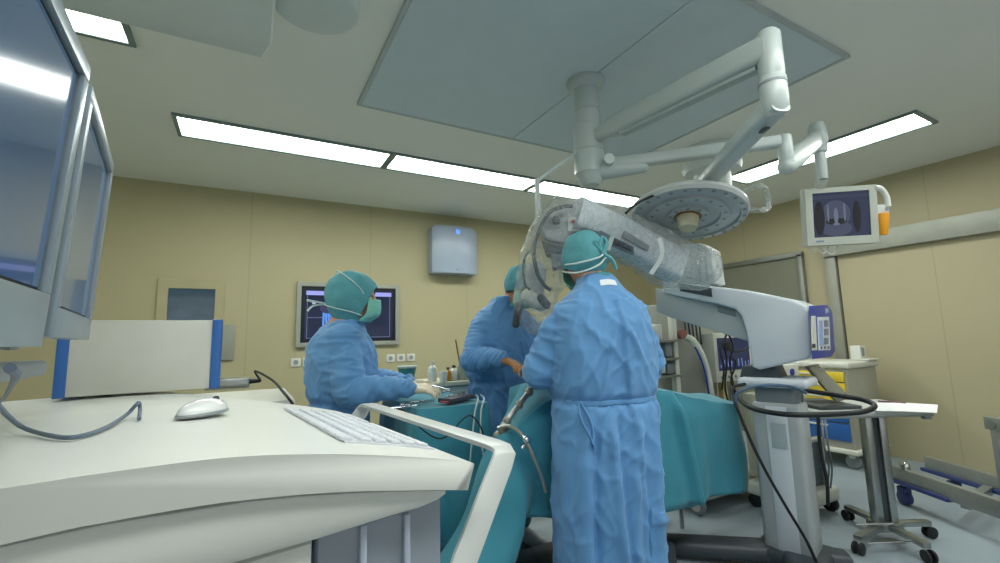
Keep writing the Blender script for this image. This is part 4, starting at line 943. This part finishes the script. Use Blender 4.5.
# housing with the balancing arm
MB().prism(NP_([(662, 281), (711, 286), (745, 290), (790, 299), (804, 304), (810, 313), (812, 354), (807, 359), (759, 370), (752, 367), (746, 332), (741, 316), (735, 309), (716, 304), (662, 293)]), -mn * .32, bev=.016, seg=3).build('housing', m_ms, ms, angle=50)
MB().prism(NP_([(655, 288), (690, 296), (742, 308), (750, 342), (711, 330), (671, 318), (656, 312)], -.05), -mn * .13, bev=.01).build('parallel_arm', m_msg, ms)
MB().prism(NP_([(678, 283), (711, 288), (712, 297), (680, 291)], .008), -mn * .02, bev=.003).build('grip', m_dgrey, ms)
MB().prism(NP_([(717, 306), (735, 310), (736, 317), (718, 312)], -.045), -mn * .02, bev=.002).build('hatch', M('hatch grey', (120, 130, 134), .4), ms)
# control panel on the end face
E0 = ON(812, 330, P0, mn) - me_ * .004
EP = lambda poly, off=0.0: [ON(x, y, E0 - me_ * off, me_) for x, y in poly]
MB().prism(EP([(809, 306), (826, 305), (831, 311), (834, 351), (830, 357), (812, 359)]), -me_ * .006, bev=.002).build('control_panel', m_navy, ms)
cpo = [o for o in ms.children if o.name.startswith('control_panel')][0]
def PQ(name, poly, m, off, par=None): return MB().prism(EP(poly, off), me_ * .004).build(name, m, par or cpo, False)
R4 = lambda x0, x1, y0, y1: [(x0, y0), (x1, y0 - .3), (x1 + (y1 - y0) * .05, y1), (x0 + (y1 - y0) * .04, y1 + .5)]
PQ('slot_strip', R4(811.5, 815.5, 316, 350), m_offw, .008)
PQ('display', R4(817.5, 829, 317, 350), M('panel pale', (200, 206, 216), .35), .008)
PQ('screen', R4(819, 822.6, 321, 345), M('panel blue screen', (108, 128, 176), .2, emit=(110, 130, 180), estr=.25), .010)
for y in (320.5, 329, 338): PQ('display_field', R4(824.2, 828.4, y, y + 6), M('panel field', (92, 104, 126), .3), .010)
for x in (821, 824.5, 828): PQ('button', R4(x, x + 1.5, 346.3, 348.6), M('panel dark button', (70, 78, 100), .4), .010)
PQ('round_knob', R4(825.5, 828.5, 308.5, 312.5), M('panel light', (150, 160, 200), .3), .008)
PQ('switch', R4(813, 815.6, 344, 347.5), m_black, .010)
# column, wedge and base
rzc = math.atan2(me_.y, me_.x)
MB().prism(NP_([(742, 366), (775, 366), (783, 384), (738, 384)], -.04), -mn * .16, bev=.006).build('swivel_wedge', m_dgrey, ms)
MB().box((O.x, O.y, .975), (.34, .27, .05), rz=rzc, bev=.022, seg=4).build('column_head', m_ms, ms)
MB().box((O.x, O.y, .90), (.20, .17, .12), rz=rzc, bev=.02, seg=3).build('neck', M('neck grey', (120, 130, 134), .4), ms)
MB().box((O.x, O.y, .47), (.235, .20, .80), rz=rzc, bev=.025, seg=3).build('column', m_msg, ms)
MB().box(O + mn * .101 + me_ * (-.005) + Z * .48, (.10, .008, .74), rz=rzc, bev=.003).build('front_plate', m_ms, ms)
MB().box(O + mn * .107 + me_ * (-.01) + Z * .70, (.075, .008, .13), rz=rzc, bev=.003).build('service_hatch', M('hatch pale', (172, 184, 188), .4), ms)
for d_, L_ in ((V((-.70, .714, 0)), .70), (V((-.75, -.66, 0)), .62), (V((.72, -.69, 0)), .26), (V((.75, .66, 0)), .26)):
    d_.normalize(); q0, q1 = O + Z * .075, O + d_ * L_ + Z * .062
    l_ = MB().rtube([q0, q0 + d_ * L_ * .3, q1 - d_ * .05, q1 - d_ * .015, q1], lambda t: .17 - .05 * t if t < .99 else .06, lambda t: .095 - .02 * t if t < .99 else .04, rad=.45).build('base_leg', m_dgrey, ms)
    MB().cyl(q1 - d_ * .09 - Z * .034 + V((-d_.y, d_.x, 0)) * .02, q1 - d_ * .09 - Z * .034 - V((-d_.y, d_.x, 0)) * .02, .028).build('caster', m_black, l_)
MB().box((O.x, O.y, .085), (.34, .28, .06), rz=rzc, bev=.03).build('base', m_dgrey, ms)
# black handle loop
hl = [ZP(737, 396, .86), ZP(748, 406, .84), ZP(768, 412, .83), ZP(800, 415, .83), ZP(845, 413.5, .83), ZP(866, 411, .84), ZP(874.5, 405.5, .855), ZP(862, 399.5, .875), ZP(835, 395, .89), ZP(805, 390.5, .90)]
MB().tube(spline(hl, 6), .0135, 12).build('handle_bar', m_black, ms)
cab = [ZP(745, 384, .98), D(733, 388, 2.35), D(735, 402, 2.3), D(747, 432, 2.25), D(763, 466, 2.2), D(785, 505, 2.2), D(806, 540, 2.22), D(818, 566, 2.25)]
MB().tube(spline(cab, 6), .0075, 8).build('power_cable', m_black, ms)
MB().tube(spline([D(735, 404, 2.30), D(737, 394, 2.30), D(748, 388, 2.29), D(768, 385, 2.28), D(792, 387, 2.29), D(806, 393, 2.31)], 6), .008, 8).build('cable', M('blue grey cable', (70, 96, 124), .5), ms)
for k in range(3):
    MB().tube(spline([D(792 + 5 * k, 392, 2.5), D(795 + 4 * k, 402 + 2 * k, 2.46), D(786 + 5 * k, 414, 2.44), D(778 + 6 * k, 421, 2.45)], 6), .006, 8).build('cable', m_grey, ms)
# joint block
JB = P0 - mn * .02
def JP(poly, off=0.0): return [ON(x, y, JB + mn * off, mn) for x, y in poly]
MB().prism(JP([(658, 246), (700, 243), (711, 249), (716, 283), (700, 287), (662, 282), (652, 268)]), -mn * .17, bev=.015, seg=3).build('joint_block', M('joint white', (198, 206, 204), .35), ms)
for x in (696, 703): MB().prism(JP([(x, 247), (x + 3, 247), (x + 6, 281), (x + 3, 281)], .006), -mn * .02, bev=.002).build('rib', m_msg, ms)
q = ON(678, 262, JB, mn); MB().cyl(q, q + mn * .022, .028, bev=.004).build('knob', m_dgrey, ms)
# boom to the optics
b0, b1_, b2_ = D(676, 266, 2.62), D(612, 232, 2.50), D(573, 214, 2.42)
MB().rtube([b0, b0.lerp(b1_, .5), b1_, b2_], .16, lambda t: .20 - .02 * t, rad=.25).build('boom', m_ms, ms)
vw = lambda p: (CAM - p).normalized()
def lab(name, poly, d, m, th_=.006, par=None):
    q = [D(x, y, dd) for x, y, dd in poly]; c_ = sum(q, V((0, 0, 0))) / len(q); n_2 = (q[1] - q[0]).cross(q[2] - q[0]).normalized()
    if n_2.dot(CAM - c_) < 0: n_2 = -n_2
    return MB().prism([p + n_2 * d for p in q], -n_2 * th_, bev=.001).build(name, m, par or ms, False)
lab('side_panel', [(582, 221, 2.35), (634, 247, 2.43), (634, 255, 2.43), (582, 233, 2.35)], .0, M('panel slate', (112, 122, 134), .4), .02)
lab('vent_slot', [(626, 231, 2.40), (650, 246, 2.45), (648, 251, 2.45), (623, 237, 2.40)], .0, M('slot grey', (120, 130, 132), .4), .02)
lab('vent_slot', [(614, 238, 2.375), (633, 247, 2.405), (633, 251, 2.405), (614, 243, 2.375)], .0, m_black, .02)
# optics head
h0 = D(556, 230, 2.36)
MB().prism([D(x, y, 2.40) for x, y in ((575, 200), (583, 214), (582, 240), (566, 246), (545, 240), (538, 226), (548, 210))], V((.09, .10, 0)), bev=.02, seg=3).build('optics_housing', m_msg, ms)
lp = lab('label_plate', [(568, 218, 2.375), (583, 216, 2.375), (583, 231, 2.375), (568, 231, 2.375)], .004, m_white, .01)
q = D(573, 221.5, 2.36); MB().cyl(q, q + (q - CAM).normalized() * .012, .009).build('red_mark', M('red mark', (190, 60, 50), .4), lp)
for x in (577.5, 580.5):
    q = D(x, 222.5, 2.36); MB().cyl(q, q + (q - CAM).normalized() * .012, .0035).build('dark_mark', m_dgrey, lp)
q = D(556, 219, 2.36); MB().cyl(q, q + V((.05, .06, .0)), .022, bev=.005).build('focus_knob', m_dgrey, ms)
MB().prism([D(x, y, 2.36) for x, y in ((541, 240), (566, 244), (567, 255), (545, 254))], V((.08, .09, 0)), bev=.01).build('handgrip_mount', m_dgrey, ms)
MB().prism([D(x, y, 2.36) for x, y in ((550, 254), (570, 253), (571, 267), (552, 268))], V((.07, .08, 0)), bev=.008).build('video_unit', M('video grey', (134, 142, 148), .4), ms)
MB().capsule(D(536, 272, 2.40), D(534, 300, 2.42), .055, .045, 20).build('binocular_tube', m_msg, ms)
MB().capsule(D(528, 296, 2.38), D(541, 304, 2.40), .038, .040, 18).build('objective', m_offw, ms)
MB().capsule(D(519, 305, 2.36), D(516, 324, 2.36), .020, .022, 16).build('eyepiece', m_dgrey, ms)
MB().capsule(D(541, 298, 2.36), D(547, 305, 2.34), .022, .022, 16).build('eyepiece', m_dgrey, ms)
MB().capsule(D(574, 254, 2.30), D(567, 272, 2.28), .018, .016, 14).build('eyepiece', m_black, ms)
MB().tube(spline([D(572, 206, 2.36), D(562, 207, 2.34), D(549, 213, 2.33), D(538, 233, 2.32), D(534, 252, 2.31), D(537, 272, 2.30), D(544, 285, 2.29), D(551, 290, 2.29)], 6), .0105, 10).build('cable', M('cable slate', (62, 74, 82), .45), ms)
MB().tube(spline([D(536, 252, 2.32), D(527, 254, 2.32), D(523, 268, 2.32), D(525, 284, 2.32), D(530, 290, 2.32)], 6), .006, 8).build('cable', M('cable slate', (62, 74, 82), .45), ms)
# clear plastic drape over boom and optics
ctrl = [(D(708, 268, 2.60), .02), (D(703, 268, 2.58), .11), (D(676, 264, 2.58), .13), (D(640, 246, 2.50), .125), (D(606, 228, 2.44), .12), (D(576, 220, 2.40), .12), (D(556, 230, 2.38), .125), (D(546, 250, 2.37), .11), (D(539, 280, 2.37), .105), (D(534, 304, 2.37), .095), (D(530, 320, 2.37), .06), (D(529, 330, 2.37), .02)]
path = spline([c for c, r in ctrl], 6); rad = spline([V((r, 0, 0)) for c, r in ctrl], 6)
fm = MB(); fm.sweep(path, lambda i, t: [((rad[i].x) * math.cos(2 * PI * k / 40), (rad[i].x) * math.sin(2 * PI * k / 40)) for k in range(40)])
fme = fm.mesh('plastic_cover'); 
displace(fme, lambda p, n: .022 * noise.noise(p * 7) + .016 * (1 - 2 * abs(noise.noise(p * 12))) + .008 * (1 - 2 * abs(noise.noise(p * 24 + V((5, 0, 0))))))
fo = link('plastic_cover', fme, m_film, ms, True, 180)
m_band = M('white band', (206, 212, 210), .4)
for a, b_, c_ in (((611, 213), (613, 232), (608, 250)), ((659, 238), (662, 255), (651, 274))):
    pp = [D(*a, 2.33), D(*b_, 2.32), D(*c_, 2.33)]
    MB().rtube(spline(pp, 6), .022, .003, up=(CAM - pp[0])).build('tie_band', m_band, ms)

# ================================================================== ANAESTHESIA SIDE
am = thing('anaesthesia_machine', 'tall grey anaesthesia machine with a hose, seen under the microscope arm', 'anaesthesia machine', (3.0, 2.55, 0))
m_an = M('machine grey', (150, 152, 144), .45, var=.03)
def DX(px, py, y): return ON(px, py, (0, y, 0), (0, 1, 0))
a0, a1 = DX(672, 330, 2.55), DX(713, 330, 2.55)
MB().box(((a0.x + a1.x) / 2, 2.68, .83), (a1.x - a0.x, .26, 1.34), bev=.01).build('column', m_an, am)
MB().box((a0.x - .03, 2.52, .86), (.05, .05, 1.30), bev=.008).build('post', m_offw, am)
MB().box((a1.x + .035, 2.74, .86), (.06, .06, 1.30), bev=.008).build('post', M('cream post', (196, 178, 132), .5), am)
MB().box((3.14, 2.53, .14), (.82, .62, .14), bev=.04, seg=3).build('base', m_offw, am)
for x in (2.80, 3.47):
    for y in (2.25, 2.78):
        c = MB().cyl((x - .02, y, .062), (x + .02, y, .062), .062, bev=.008).build('caster', m_grey, am)
        MB().cyl((x - .024, y, .062), (x + .024, y, .062), .038, bev=.004).build('hub', m_offw, c)
for k, z in enumerate((.93, 1.06, 1.20)):
    MB().box((a0.x - .17, 2.60, z), (.25, .30, .02), bev=.004).build('shelf', m_steel, am)
for k, (x, z, w, h, m) in enumerate(((-.22, 1.00, .10, .10, m_offw), (-.12, 1.13, .07, .11, m_grey), (-.22, 1.27, .08, .12, m_offw), (-.11, .985, .08, .08, m_grey))):
    MB().box((a0.x + x, 2.55, z), (w, .12, h), bev=.01).build('module', m, am)
for k in range(5):
    x0 = a0.x + .10 + .045 * k
    MB().tube(spline([V((x0, 2.53, 1.46)), V((x0 + .005, 2.51, 1.36)), V((x0 + .03, 2.52, 1.24 - .02 * k))], 6), .007, 8).build('cable', m_dgrey, am)
hs0 = DX(684, 338, 2.48)
MB().cyl(hs0 + V((-.02, .02, .03)), hs0 + V((-.02, -.02, .03)), .038).build('hose_port', M('port pink', (150, 96, 92), .5), am)
hpth = spline([DX(686, 337, 2.44), DX(693, 341, 2.40), DX(701, 354, 2.36), DX(707, 372, 2.34), DX(711, 396, 2.33)], 14)
MB().sweep(hpth, lambda i, t: [((.026 + .003 * (i % 2)) * math.cos(2 * PI * k / 14), (.026 + .003 * (i % 2)) * math.sin(2 * PI * k / 14)) for k in range(14)]).build('breathing_hose', m_offw, am)
MB().tube([p + V((-.035, -.01, -.01)) for p in hpth[20:]], .007, 8).build('blue_tube', m_navy, am)
# patient monitor
pm = thing('patient_monitor', 'small vital signs monitor with blue traces behind the black cables', 'monitor', (3.2, 2.42, 1.0))
q0, q1 = DX(713, 333, 2.42), DX(754, 379, 2.42); w_, h_ = q1.x - q0.x, q0.z - q1.z; cx2, cz2 = (q0.x + q1.x) / 2, (q0.z + q1.z) / 2; pm.location = (cx2, 2.47, cz2 - h_ / 2)
MB().box((cx2, 2.48, cz2), (w_, .12, h_), bev=.012).build('housing', m_offw, pm)
ps_ = MB().box((cx2, 2.418, cz2 + .025), (w_ * .84, .006, h_ * .66), bev=0).build('screen', M('vitals screen', (12, 18, 40), .15, emit=(36, 48, 86), estr=.5), pm, False)
for k in range(9):
    x = cx2 - w_ * .38 + w_ * .76 * k / 8; hh = h_ * (.05 + .12 * abs(math.sin(k * 2.3)))
    MB().box((x, 2.414, cz2 - h_ * .25 + hh / 2 + .02), (.006, .002, hh), bev=0).build('trace', emission('trace blue', (130, 150, 220), .7), ps_, False)
for k in range(5): MB().cyl((cx2 - w_ * .36 + w_ * .18 * k, 2.422, cz2 - h_ * .40), (cx2 - w_ * .36 + w_ * .18 * k, 2.412, cz2 - h_ * .40), .012, seg=14).build('button', m_grey, pm)
MB().box((cx2, 2.545, cz2 - h_ * .4), (.06, .03, .05), bev=.004).build('bracket', m_grey, pm)
MB().box((cx2, 2.55, (cz2 - h_ * .5) / 2), (.06, .05, cz2 - h_ * .5), bev=.006).build('stand', M('cream post', (196, 178, 132), .5), pm)
# dark cables hanging in front of it
cc = thing('cable_bundle', 'bundle of black cables hanging in front of the small monitor', 'cables', DX(727, 332, 2.3))
for k, pts in enumerate((((727, 332), (724, 345), (727, 360), (725, 385), (728, 402)), ((728, 333), (733, 346), (730, 362), (733, 384), (735, 400)), ((727, 334), (720, 350), (724, 366), (722, 390)), ((728, 350), (738, 352), (748, 348), (756, 344)), ((730, 356), (736, 364), (731, 380), (738, 396)))):
    MB().tube(spline([DX(x, y, 2.28 - .01 * k) for x, y in pts], 6), .007, 8).build('cable', m_black, cc)
q = DX(727, 332, 2.28); MB().ball(q, .026, 14).build('plug', m_black, cc); MB().box(DX(727, 346, 2.27), (.08, .03, .06), bev=.01).build('plug', m_black, cc)
# grey module under the microscope housing
gm_ = thing('infusion_pump', 'pale boxy pump with a small blue display below the microscope housing', 'pump', (3.4, 2.15, 0))
q0, q1 = DX(783, 365, 2.12), DX(799, 379, 2.12); 
MB().box(((q0.x + q1.x) / 2, 2.18, (q0.z + q1.z) / 2), (q1.x - q0.x + .03, .12, .12), bev=.01).build('housing', m_offw, gm_)
MB().cyl(((q0.x + q1.x) / 2 + .01, 2.12, (q0.z + q1.z) / 2), ((q0.x + q1.x) / 2 + .01, 2.112, (q0.z + q1.z) / 2), .028).build('dial', m_navy, gm_)
MB().cyl(((q0.x + q1.x) / 2, 2.20, .05), ((q0.x + q1.x) / 2, 2.20, (q0.z + q1.z) / 2 - .05), .018).build('pole', m_steel, gm_)
MB().lathe([(0, 0), (.20, 0), (.20, .03), (.03, .06), (0, .06)], ((q0.x + q1.x) / 2, 2.20, 0)).build('base', m_grey, gm_)

# equipment trolley behind the microscope column
et = thing('equipment_trolley', 'grey framed trolley with a white base behind the microscope column', 'trolley', (3.15, 1.85, 0))
g0, g1x = DX(797, 450, 1.80), DX(820, 450, 1.80)
fx0, fx1 = g0.x, g1x.x + .02; ztp = DX(806, 442, 1.80).z
MB().box(((fx0 + fx1) / 2, 1.84, (ztp + .18) / 2), (fx1 - fx0, .05, ztp - .18), bev=.01).build('panel', M('trolley slate', (104, 118, 124), .45), et)
for x in (fx0, fx1): MB().box((x, 1.81, (ztp + .14) / 2), (.022, .05, ztp - .14), bev=.006).build('side_rail', M('rail white', (190, 198, 198), .3, .4), et)
MB().box(((fx0 + fx1) / 2, 1.81, ztp), (fx1 - fx0 + .02, .05, .022), bev=.006).build('top_rail', M('rail white', (190, 198, 198), .3, .4), et)
MB().box(((fx0 + fx1) / 2 + .02, 2.02, .50), (fx1 - fx0 + .02, .30, .60), bev=.02).build('cabinet', M('trolley beige', (176, 176, 156), .45), et)
MB().box(((fx0 + fx1) / 2 + .02, 1.96, .13), (fx1 - fx0 + .10, .44, .10), bev=.03, seg=3).build('base', m_offw, et)
for x in (fx0, fx1 + .04):
    for y in (1.80, 2.12):
        MB().cyl((x - .018, y, .05), (x + .018, y, .05), .05, bev=.006).build('caster', m_black, et)
for k in range(2): MB().tube(spline([DX(822 + 3 * k, 420, 1.78), DX(824 + 4 * k, 445, 1.74), DX(829 + 3 * k, 468, 1.74), DX(826 + 4 * k, 492, 1.76)], 6), .006, 8).build('cable', m_grey, et)
MB().tube(spline([DX(804, 432, 1.77), DX(808, 438, 1.74), DX(806, 446, 1.76)], 5), .006, 8).build('hook', m_chrome, et)
tag(MB().tube(spline([D(807, 414, 2.7), D(808, 428, 2.7), D(806, 440, 2.72), D(812, 447, 2.72)], 5), .007, 8).build('cable', M('purple cable', (104, 74, 150), .5), None), 'short purple cable hanging beside the microscope column', 'cable')
tag(MB().tube(spline([D(818, 414, 2.40), D(819, 436, 2.40), D(822, 458, 2.40), D(827, 482, 2.42), D(828, 505, 2.45)], 5), .009, 8).build('cable', m_black, None), 'thick black cable hanging from the far end of the handle loop', 'cable')

# ================================================================== RIGHT SIDE
# laptop table
lt = thing('laptop_table', 'steel wheeled stand with a narrow table top and four spread legs', 'table', (3.39, 1.40, 0))
LT = .775; fd = V((-.97, .24, 0)).normalized()
cxl = V((3.39, 1.40, 0))
tl, tr = ZP(812, 403, LT), ZP(937, 414, LT)
c_t = V((3.36, 1.42, LT)); ax = V((.873, -.487, 0)); ay = V((.487, .873, 0)); rzt = math.atan2(ax.y, ax.x)
MB().box(c_t + ax * (-.09), (.70, .40, .028), rz=rzt, bev=.005).build('table_top', M('table pale', (190, 196, 192), .35), lt)
MB().box(c_t + ax * (-.09) - Z * .022, (.68, .38, .02), rz=rzt, bev=.004).build('frame', m_steel, lt)
MB().box(c_t + ax * .22 - ay * .17 - Z * .035, (.04, .03, .03), rz=rzt, bev=.003).build('clamp', m_grey, lt)
for s_ in (-.042, .042): MB().box(cxl + ax * s_ + Z * .42, (.045, .06, .68), rz=rzt, bev=.008).build('upright', m_steel, lt)
MB().box(cxl + Z * .42, (.045, .03, .68), rz=rzt, bev=.002).build('upright_core', m_dgrey, lt)
MB().box(cxl + Z * .085, (.15, .11, .05), rz=rzt, bev=.01).build('base', m_steel, lt)
for p in ((3.05, 1.40), (3.53, 1.66), (3.64, 1.28), (3.25, 1.16)):
    p = V((p[0], p[1], 0)); d_ = (p - cxl).normalized()
    lg = MB().bar(cxl + d_ * .04 + Z * .09, p + Z * .085, .045, .03).build('leg', m_steel, lt)
    sd = V((-d_.y, d_.x, 0))
    for q in (-1, 1): MB().cyl(p + sd * .010 * q + Z * .033, p + sd * .024 * q + Z * .033, .033, bev=.004).build('caster', m_black, lg)
for z, a, l in ((.115, .0, .20), (.055, .10, .22)):
    MB().cyl(cxl - ay * (.06 + a) - ax * (.02 + l) + Z * z, cxl - ay * (.06 + a) - ax * .0 + Z * z, .006).build('pedal_rod', m_chrome, lt)
# laptop, open, seen from the side of its screen
lp_ = ZP(838, 400, LT + .012); t = thing('laptop', 'open dark laptop at the left end of the wheeled table', 'laptop', (lp_.x, lp_.y, LT + .014))
q = c_t + ax * (-.27) + Z * .026; 
MB().box(q, (.25, .34, .02), rz=rzt, bev=.004).build('base', M('laptop grey', (78, 84, 86), .4, .3), t)
lid0 = q - ay * .0; s0, s1x = D(839, 401, 2.62), D(851, 399, 2.66)
ld = [D(806, 366, 2.62), D(818, 364, 2.80), D(851, 398, 2.80), D(837, 402, 2.62)]
n_l = (ld[1] - ld[0]).cross(ld[3] - ld[0]).normalized()
MB().prism(ld, n_l * .010, bev=.002).build('lid', M('laptop lid', (92, 96, 94), .4, .3), t)
inner = [ld[0].lerp(ld[2], .06), ld[1].lerp(ld[3], .06), ld[2].lerp(ld[0], .06), ld[3].lerp(ld[1], .06)]
sg = -1 if n_l.dot(CAM - ld[0]) > 0 else 1
MB().prism([p + n_l * (.0105 if sg < 0 else -.0005) for p in inner], n_l * (.001 if sg < 0 else -.001)).build('screen', M('laptop screen', (112, 116, 112), .2), t, False)
for r in range(5):
    MB().box(q + ay * (-.10 + .05 * r) * .5 + ax * .02 + Z * .0105, (.17, .017, .003), rz=rzt, bev=.001).build('key_row', m_black, t)
pp = [ZP(870, 403, LT + .016), ZP(905, 403, LT + .016), ZP(938, 405, LT + .016), ZP(937, 413, LT + .016), ZP(905, 411.5, LT + .016), ZP(877, 411, LT + .016)]
tag(MB().prism(pp, Z * .002).build('paper_sheet', M('paper', (236, 238, 238), .7), None, False), 'white paper sheet hanging over the right end of the wheeled table', 'paper')
tag(MB().tube([ZP(878, 401, LT + .02), ZP(906, 403, LT + .02)], .005, 8).build('pen', M('dark red pen', (110, 60, 70), .4), None), 'dark pen lying along the back of the paper sheet', 'pen')

# drawer cabinet
dc = thing('drawer_cabinet', 'wheeled cabinet with yellow upper drawers and blue lower drawers', 'cabinet', (5.08, 2.45, 0))
X0, X1, Y0, Y1, ZB, ZT = 4.80, 5.36, 2.13, 2.74, .17, .90
MB().box(((X0 + X1) / 2, (Y0 + Y1) / 2, (ZB + ZT) / 2), (X1 - X0, Y1 - Y0, ZT - ZB), bev=.01).build('cabinet_body', M('cabinet grey', (164, 164, 150), .45), dc)
MB().box(((X0 + X1) / 2, (Y0 + Y1) / 2, ZT + .025), (X1 - X0 + .05, Y1 - Y0 + .05, .06), bev=.02, seg=3).build('top', m_offw, dc)
MB().box(((X0 + X1) / 2, (Y0 + Y1) / 2, ZB - .015), (X1 - X0 + .06, Y1 - Y0 + .06, .045), bev=.015).build('base', m_offw, dc)
m_yel = M('drawer yellow', (232, 204, 62), .45); zz = ZT - .03
for k, (h, m) in enumerate(((.10, m_yel), (.10, m_yel), (.10, m_yel), (.165, m_blue), (.165, m_blue))):
    dr = MB().box((X0 - .010, (Y0 + Y1) / 2, zz - h / 2), (.022, Y1 - Y0 - .05, h - .012), bev=.004).build('drawer', m, dc)
    MB().box((X0 - .026, (Y0 + Y1) / 2, zz - .03), (.012, .22, .016), bev=.003).build('handle', m_offw, dr); zz -= h
for x in (X0 + .07, X1 - .07):
    for y in (Y0 + .06, Y1 - .06):
        c = MB().cyl((x - .02, y, .062), (x + .02, y, .062), .062, bev=.008).build('caster', M('caster grey', (126, 134, 136), .5), dc)
        MB().box((x, y, .112), (.06, .05, .05), bev=.008).build('fork', m_offw, c)
q = V((5.22, 2.20, ZT + .056)); gb = thing('dispenser_box', 'white upright dispenser box on top of the drawer cabinet', 'dispenser', q)
MB().box(q + Z * .07, (.12, .09, .138), bev=.008).build('box', m_white, gb)
MB().box(q + V((.05, -.03, .008)), (.24, .16, .014), bev=.003).build('tray', m_offw, gb)
MB().box(q + V((-.02, -.047, .08)), (.05, .004, .08), bev=.001).build('slot', m_grey, gb)

# table transporter rails at lower right
rd = V((-.486, -.865, 0)).normalized(); rs = V((-rd.y, rd.x, 0))
tr_ = thing('transport_trolley', 'low steel rail trolley with blue bumpers at the lower right', 'trolley', (4.3, 1.3, 0))
A0 = ZP(895, 473, .20); A0.z = 0; B0 = ZP(927, 463, .20); B0.z = 0
m_bump = M('bumper navy', (50, 66, 122), .45)
m_rail = M('rail steel', (156, 160, 156), .4, .6)
for p, nm in ((A0, 'rail'), (B0, 'rail')):
    MB().bar(p + Z * .20, p + rd * 1.75 + Z * .20, .045, .105, bev=.006).build(nm, m_rail, tr_)
for p, off in ((A0, -.06), (B0, -.075)):
    MB().bar(p + rd * -.03 + Z * .150 + (p - p), p + rd * (.42 if p is A0 else 1.75) + Z * .150, .075, .028, bev=.008).build('bumper', m_bump, tr_)
for p in (A0 + rd * .06, A0 + rd * 1.6, B0 + rd * .2, B0 + rd * 1.6):
    c = MB().cyl(p + rs * .022 + Z * .05, p - rs * .022 + Z * .05, .05, bev=.006).build('caster', m_bump, tr_)
    MB().box(p + Z * .10, (.06, .06, .05), rz=math.atan2(rd.y, rd.x), bev=.006).build('fork', m_bump, c)
MB().lathe([(0, .25), (.032, .25), (.032, .29), (.022, .305), (0, .307)], A0 + rd * .09).build('lock_knob', m_chrome, tr_)
MB().bar(A0 + rd * .5 + Z * .15, B0 + rd * .45 + Z * .15, .05, .05).build('cross_bar', m_rail, tr_)
MB().bar(A0 + rd * 1.5 + Z * .15, B0 + rd * 1.5 + Z * .15, .05, .05).build('cross_bar', m_rail, tr_)
q0 = ON(994, 470, B0 + rd * .0, (rs.x, rs.y, 0)); 
pz = ON(996, 424, B0, (rs.x, rs.y, 0))
MB().bar(V((pz.x, pz.y, .20)), V((pz.x, pz.y, pz.z + .02)), .05, .045, up=rd).build('post', m_rail, tr_)
MB().bar(V((pz.x, pz.y, pz.z)) - rd * .055, V((pz.x, pz.y, pz.z)) + rd * .16, .05, .085).build('post_bracket', m_rail, tr_)
MB().cyl(V((pz.x, pz.y, pz.z)) - rs * .032, V((pz.x, pz.y, pz.z)) + rs * .032, .026).build('pivot', m_steel, tr_)

# ------------------------------------------------------------------ colour management
vs_ = SC.view_settings; vs_.view_transform = 'Standard'; vs_.look = 'None'; vs_.gamma = 1.0; vs_.use_curve_mapping = False; vs_.exposure = 0.22
SC.display_settings.display_device = 'sRGB'
SC.cycles.max_bounces = 10; SC.cycles.diffuse_bounces = 6; SC.cycles.transparent_max_bounces = 16; SC.cycles.caustics_reflective = False; SC.cycles.caustics_refractive = False
SC.cycles.sample_clamp_indirect = 6.0
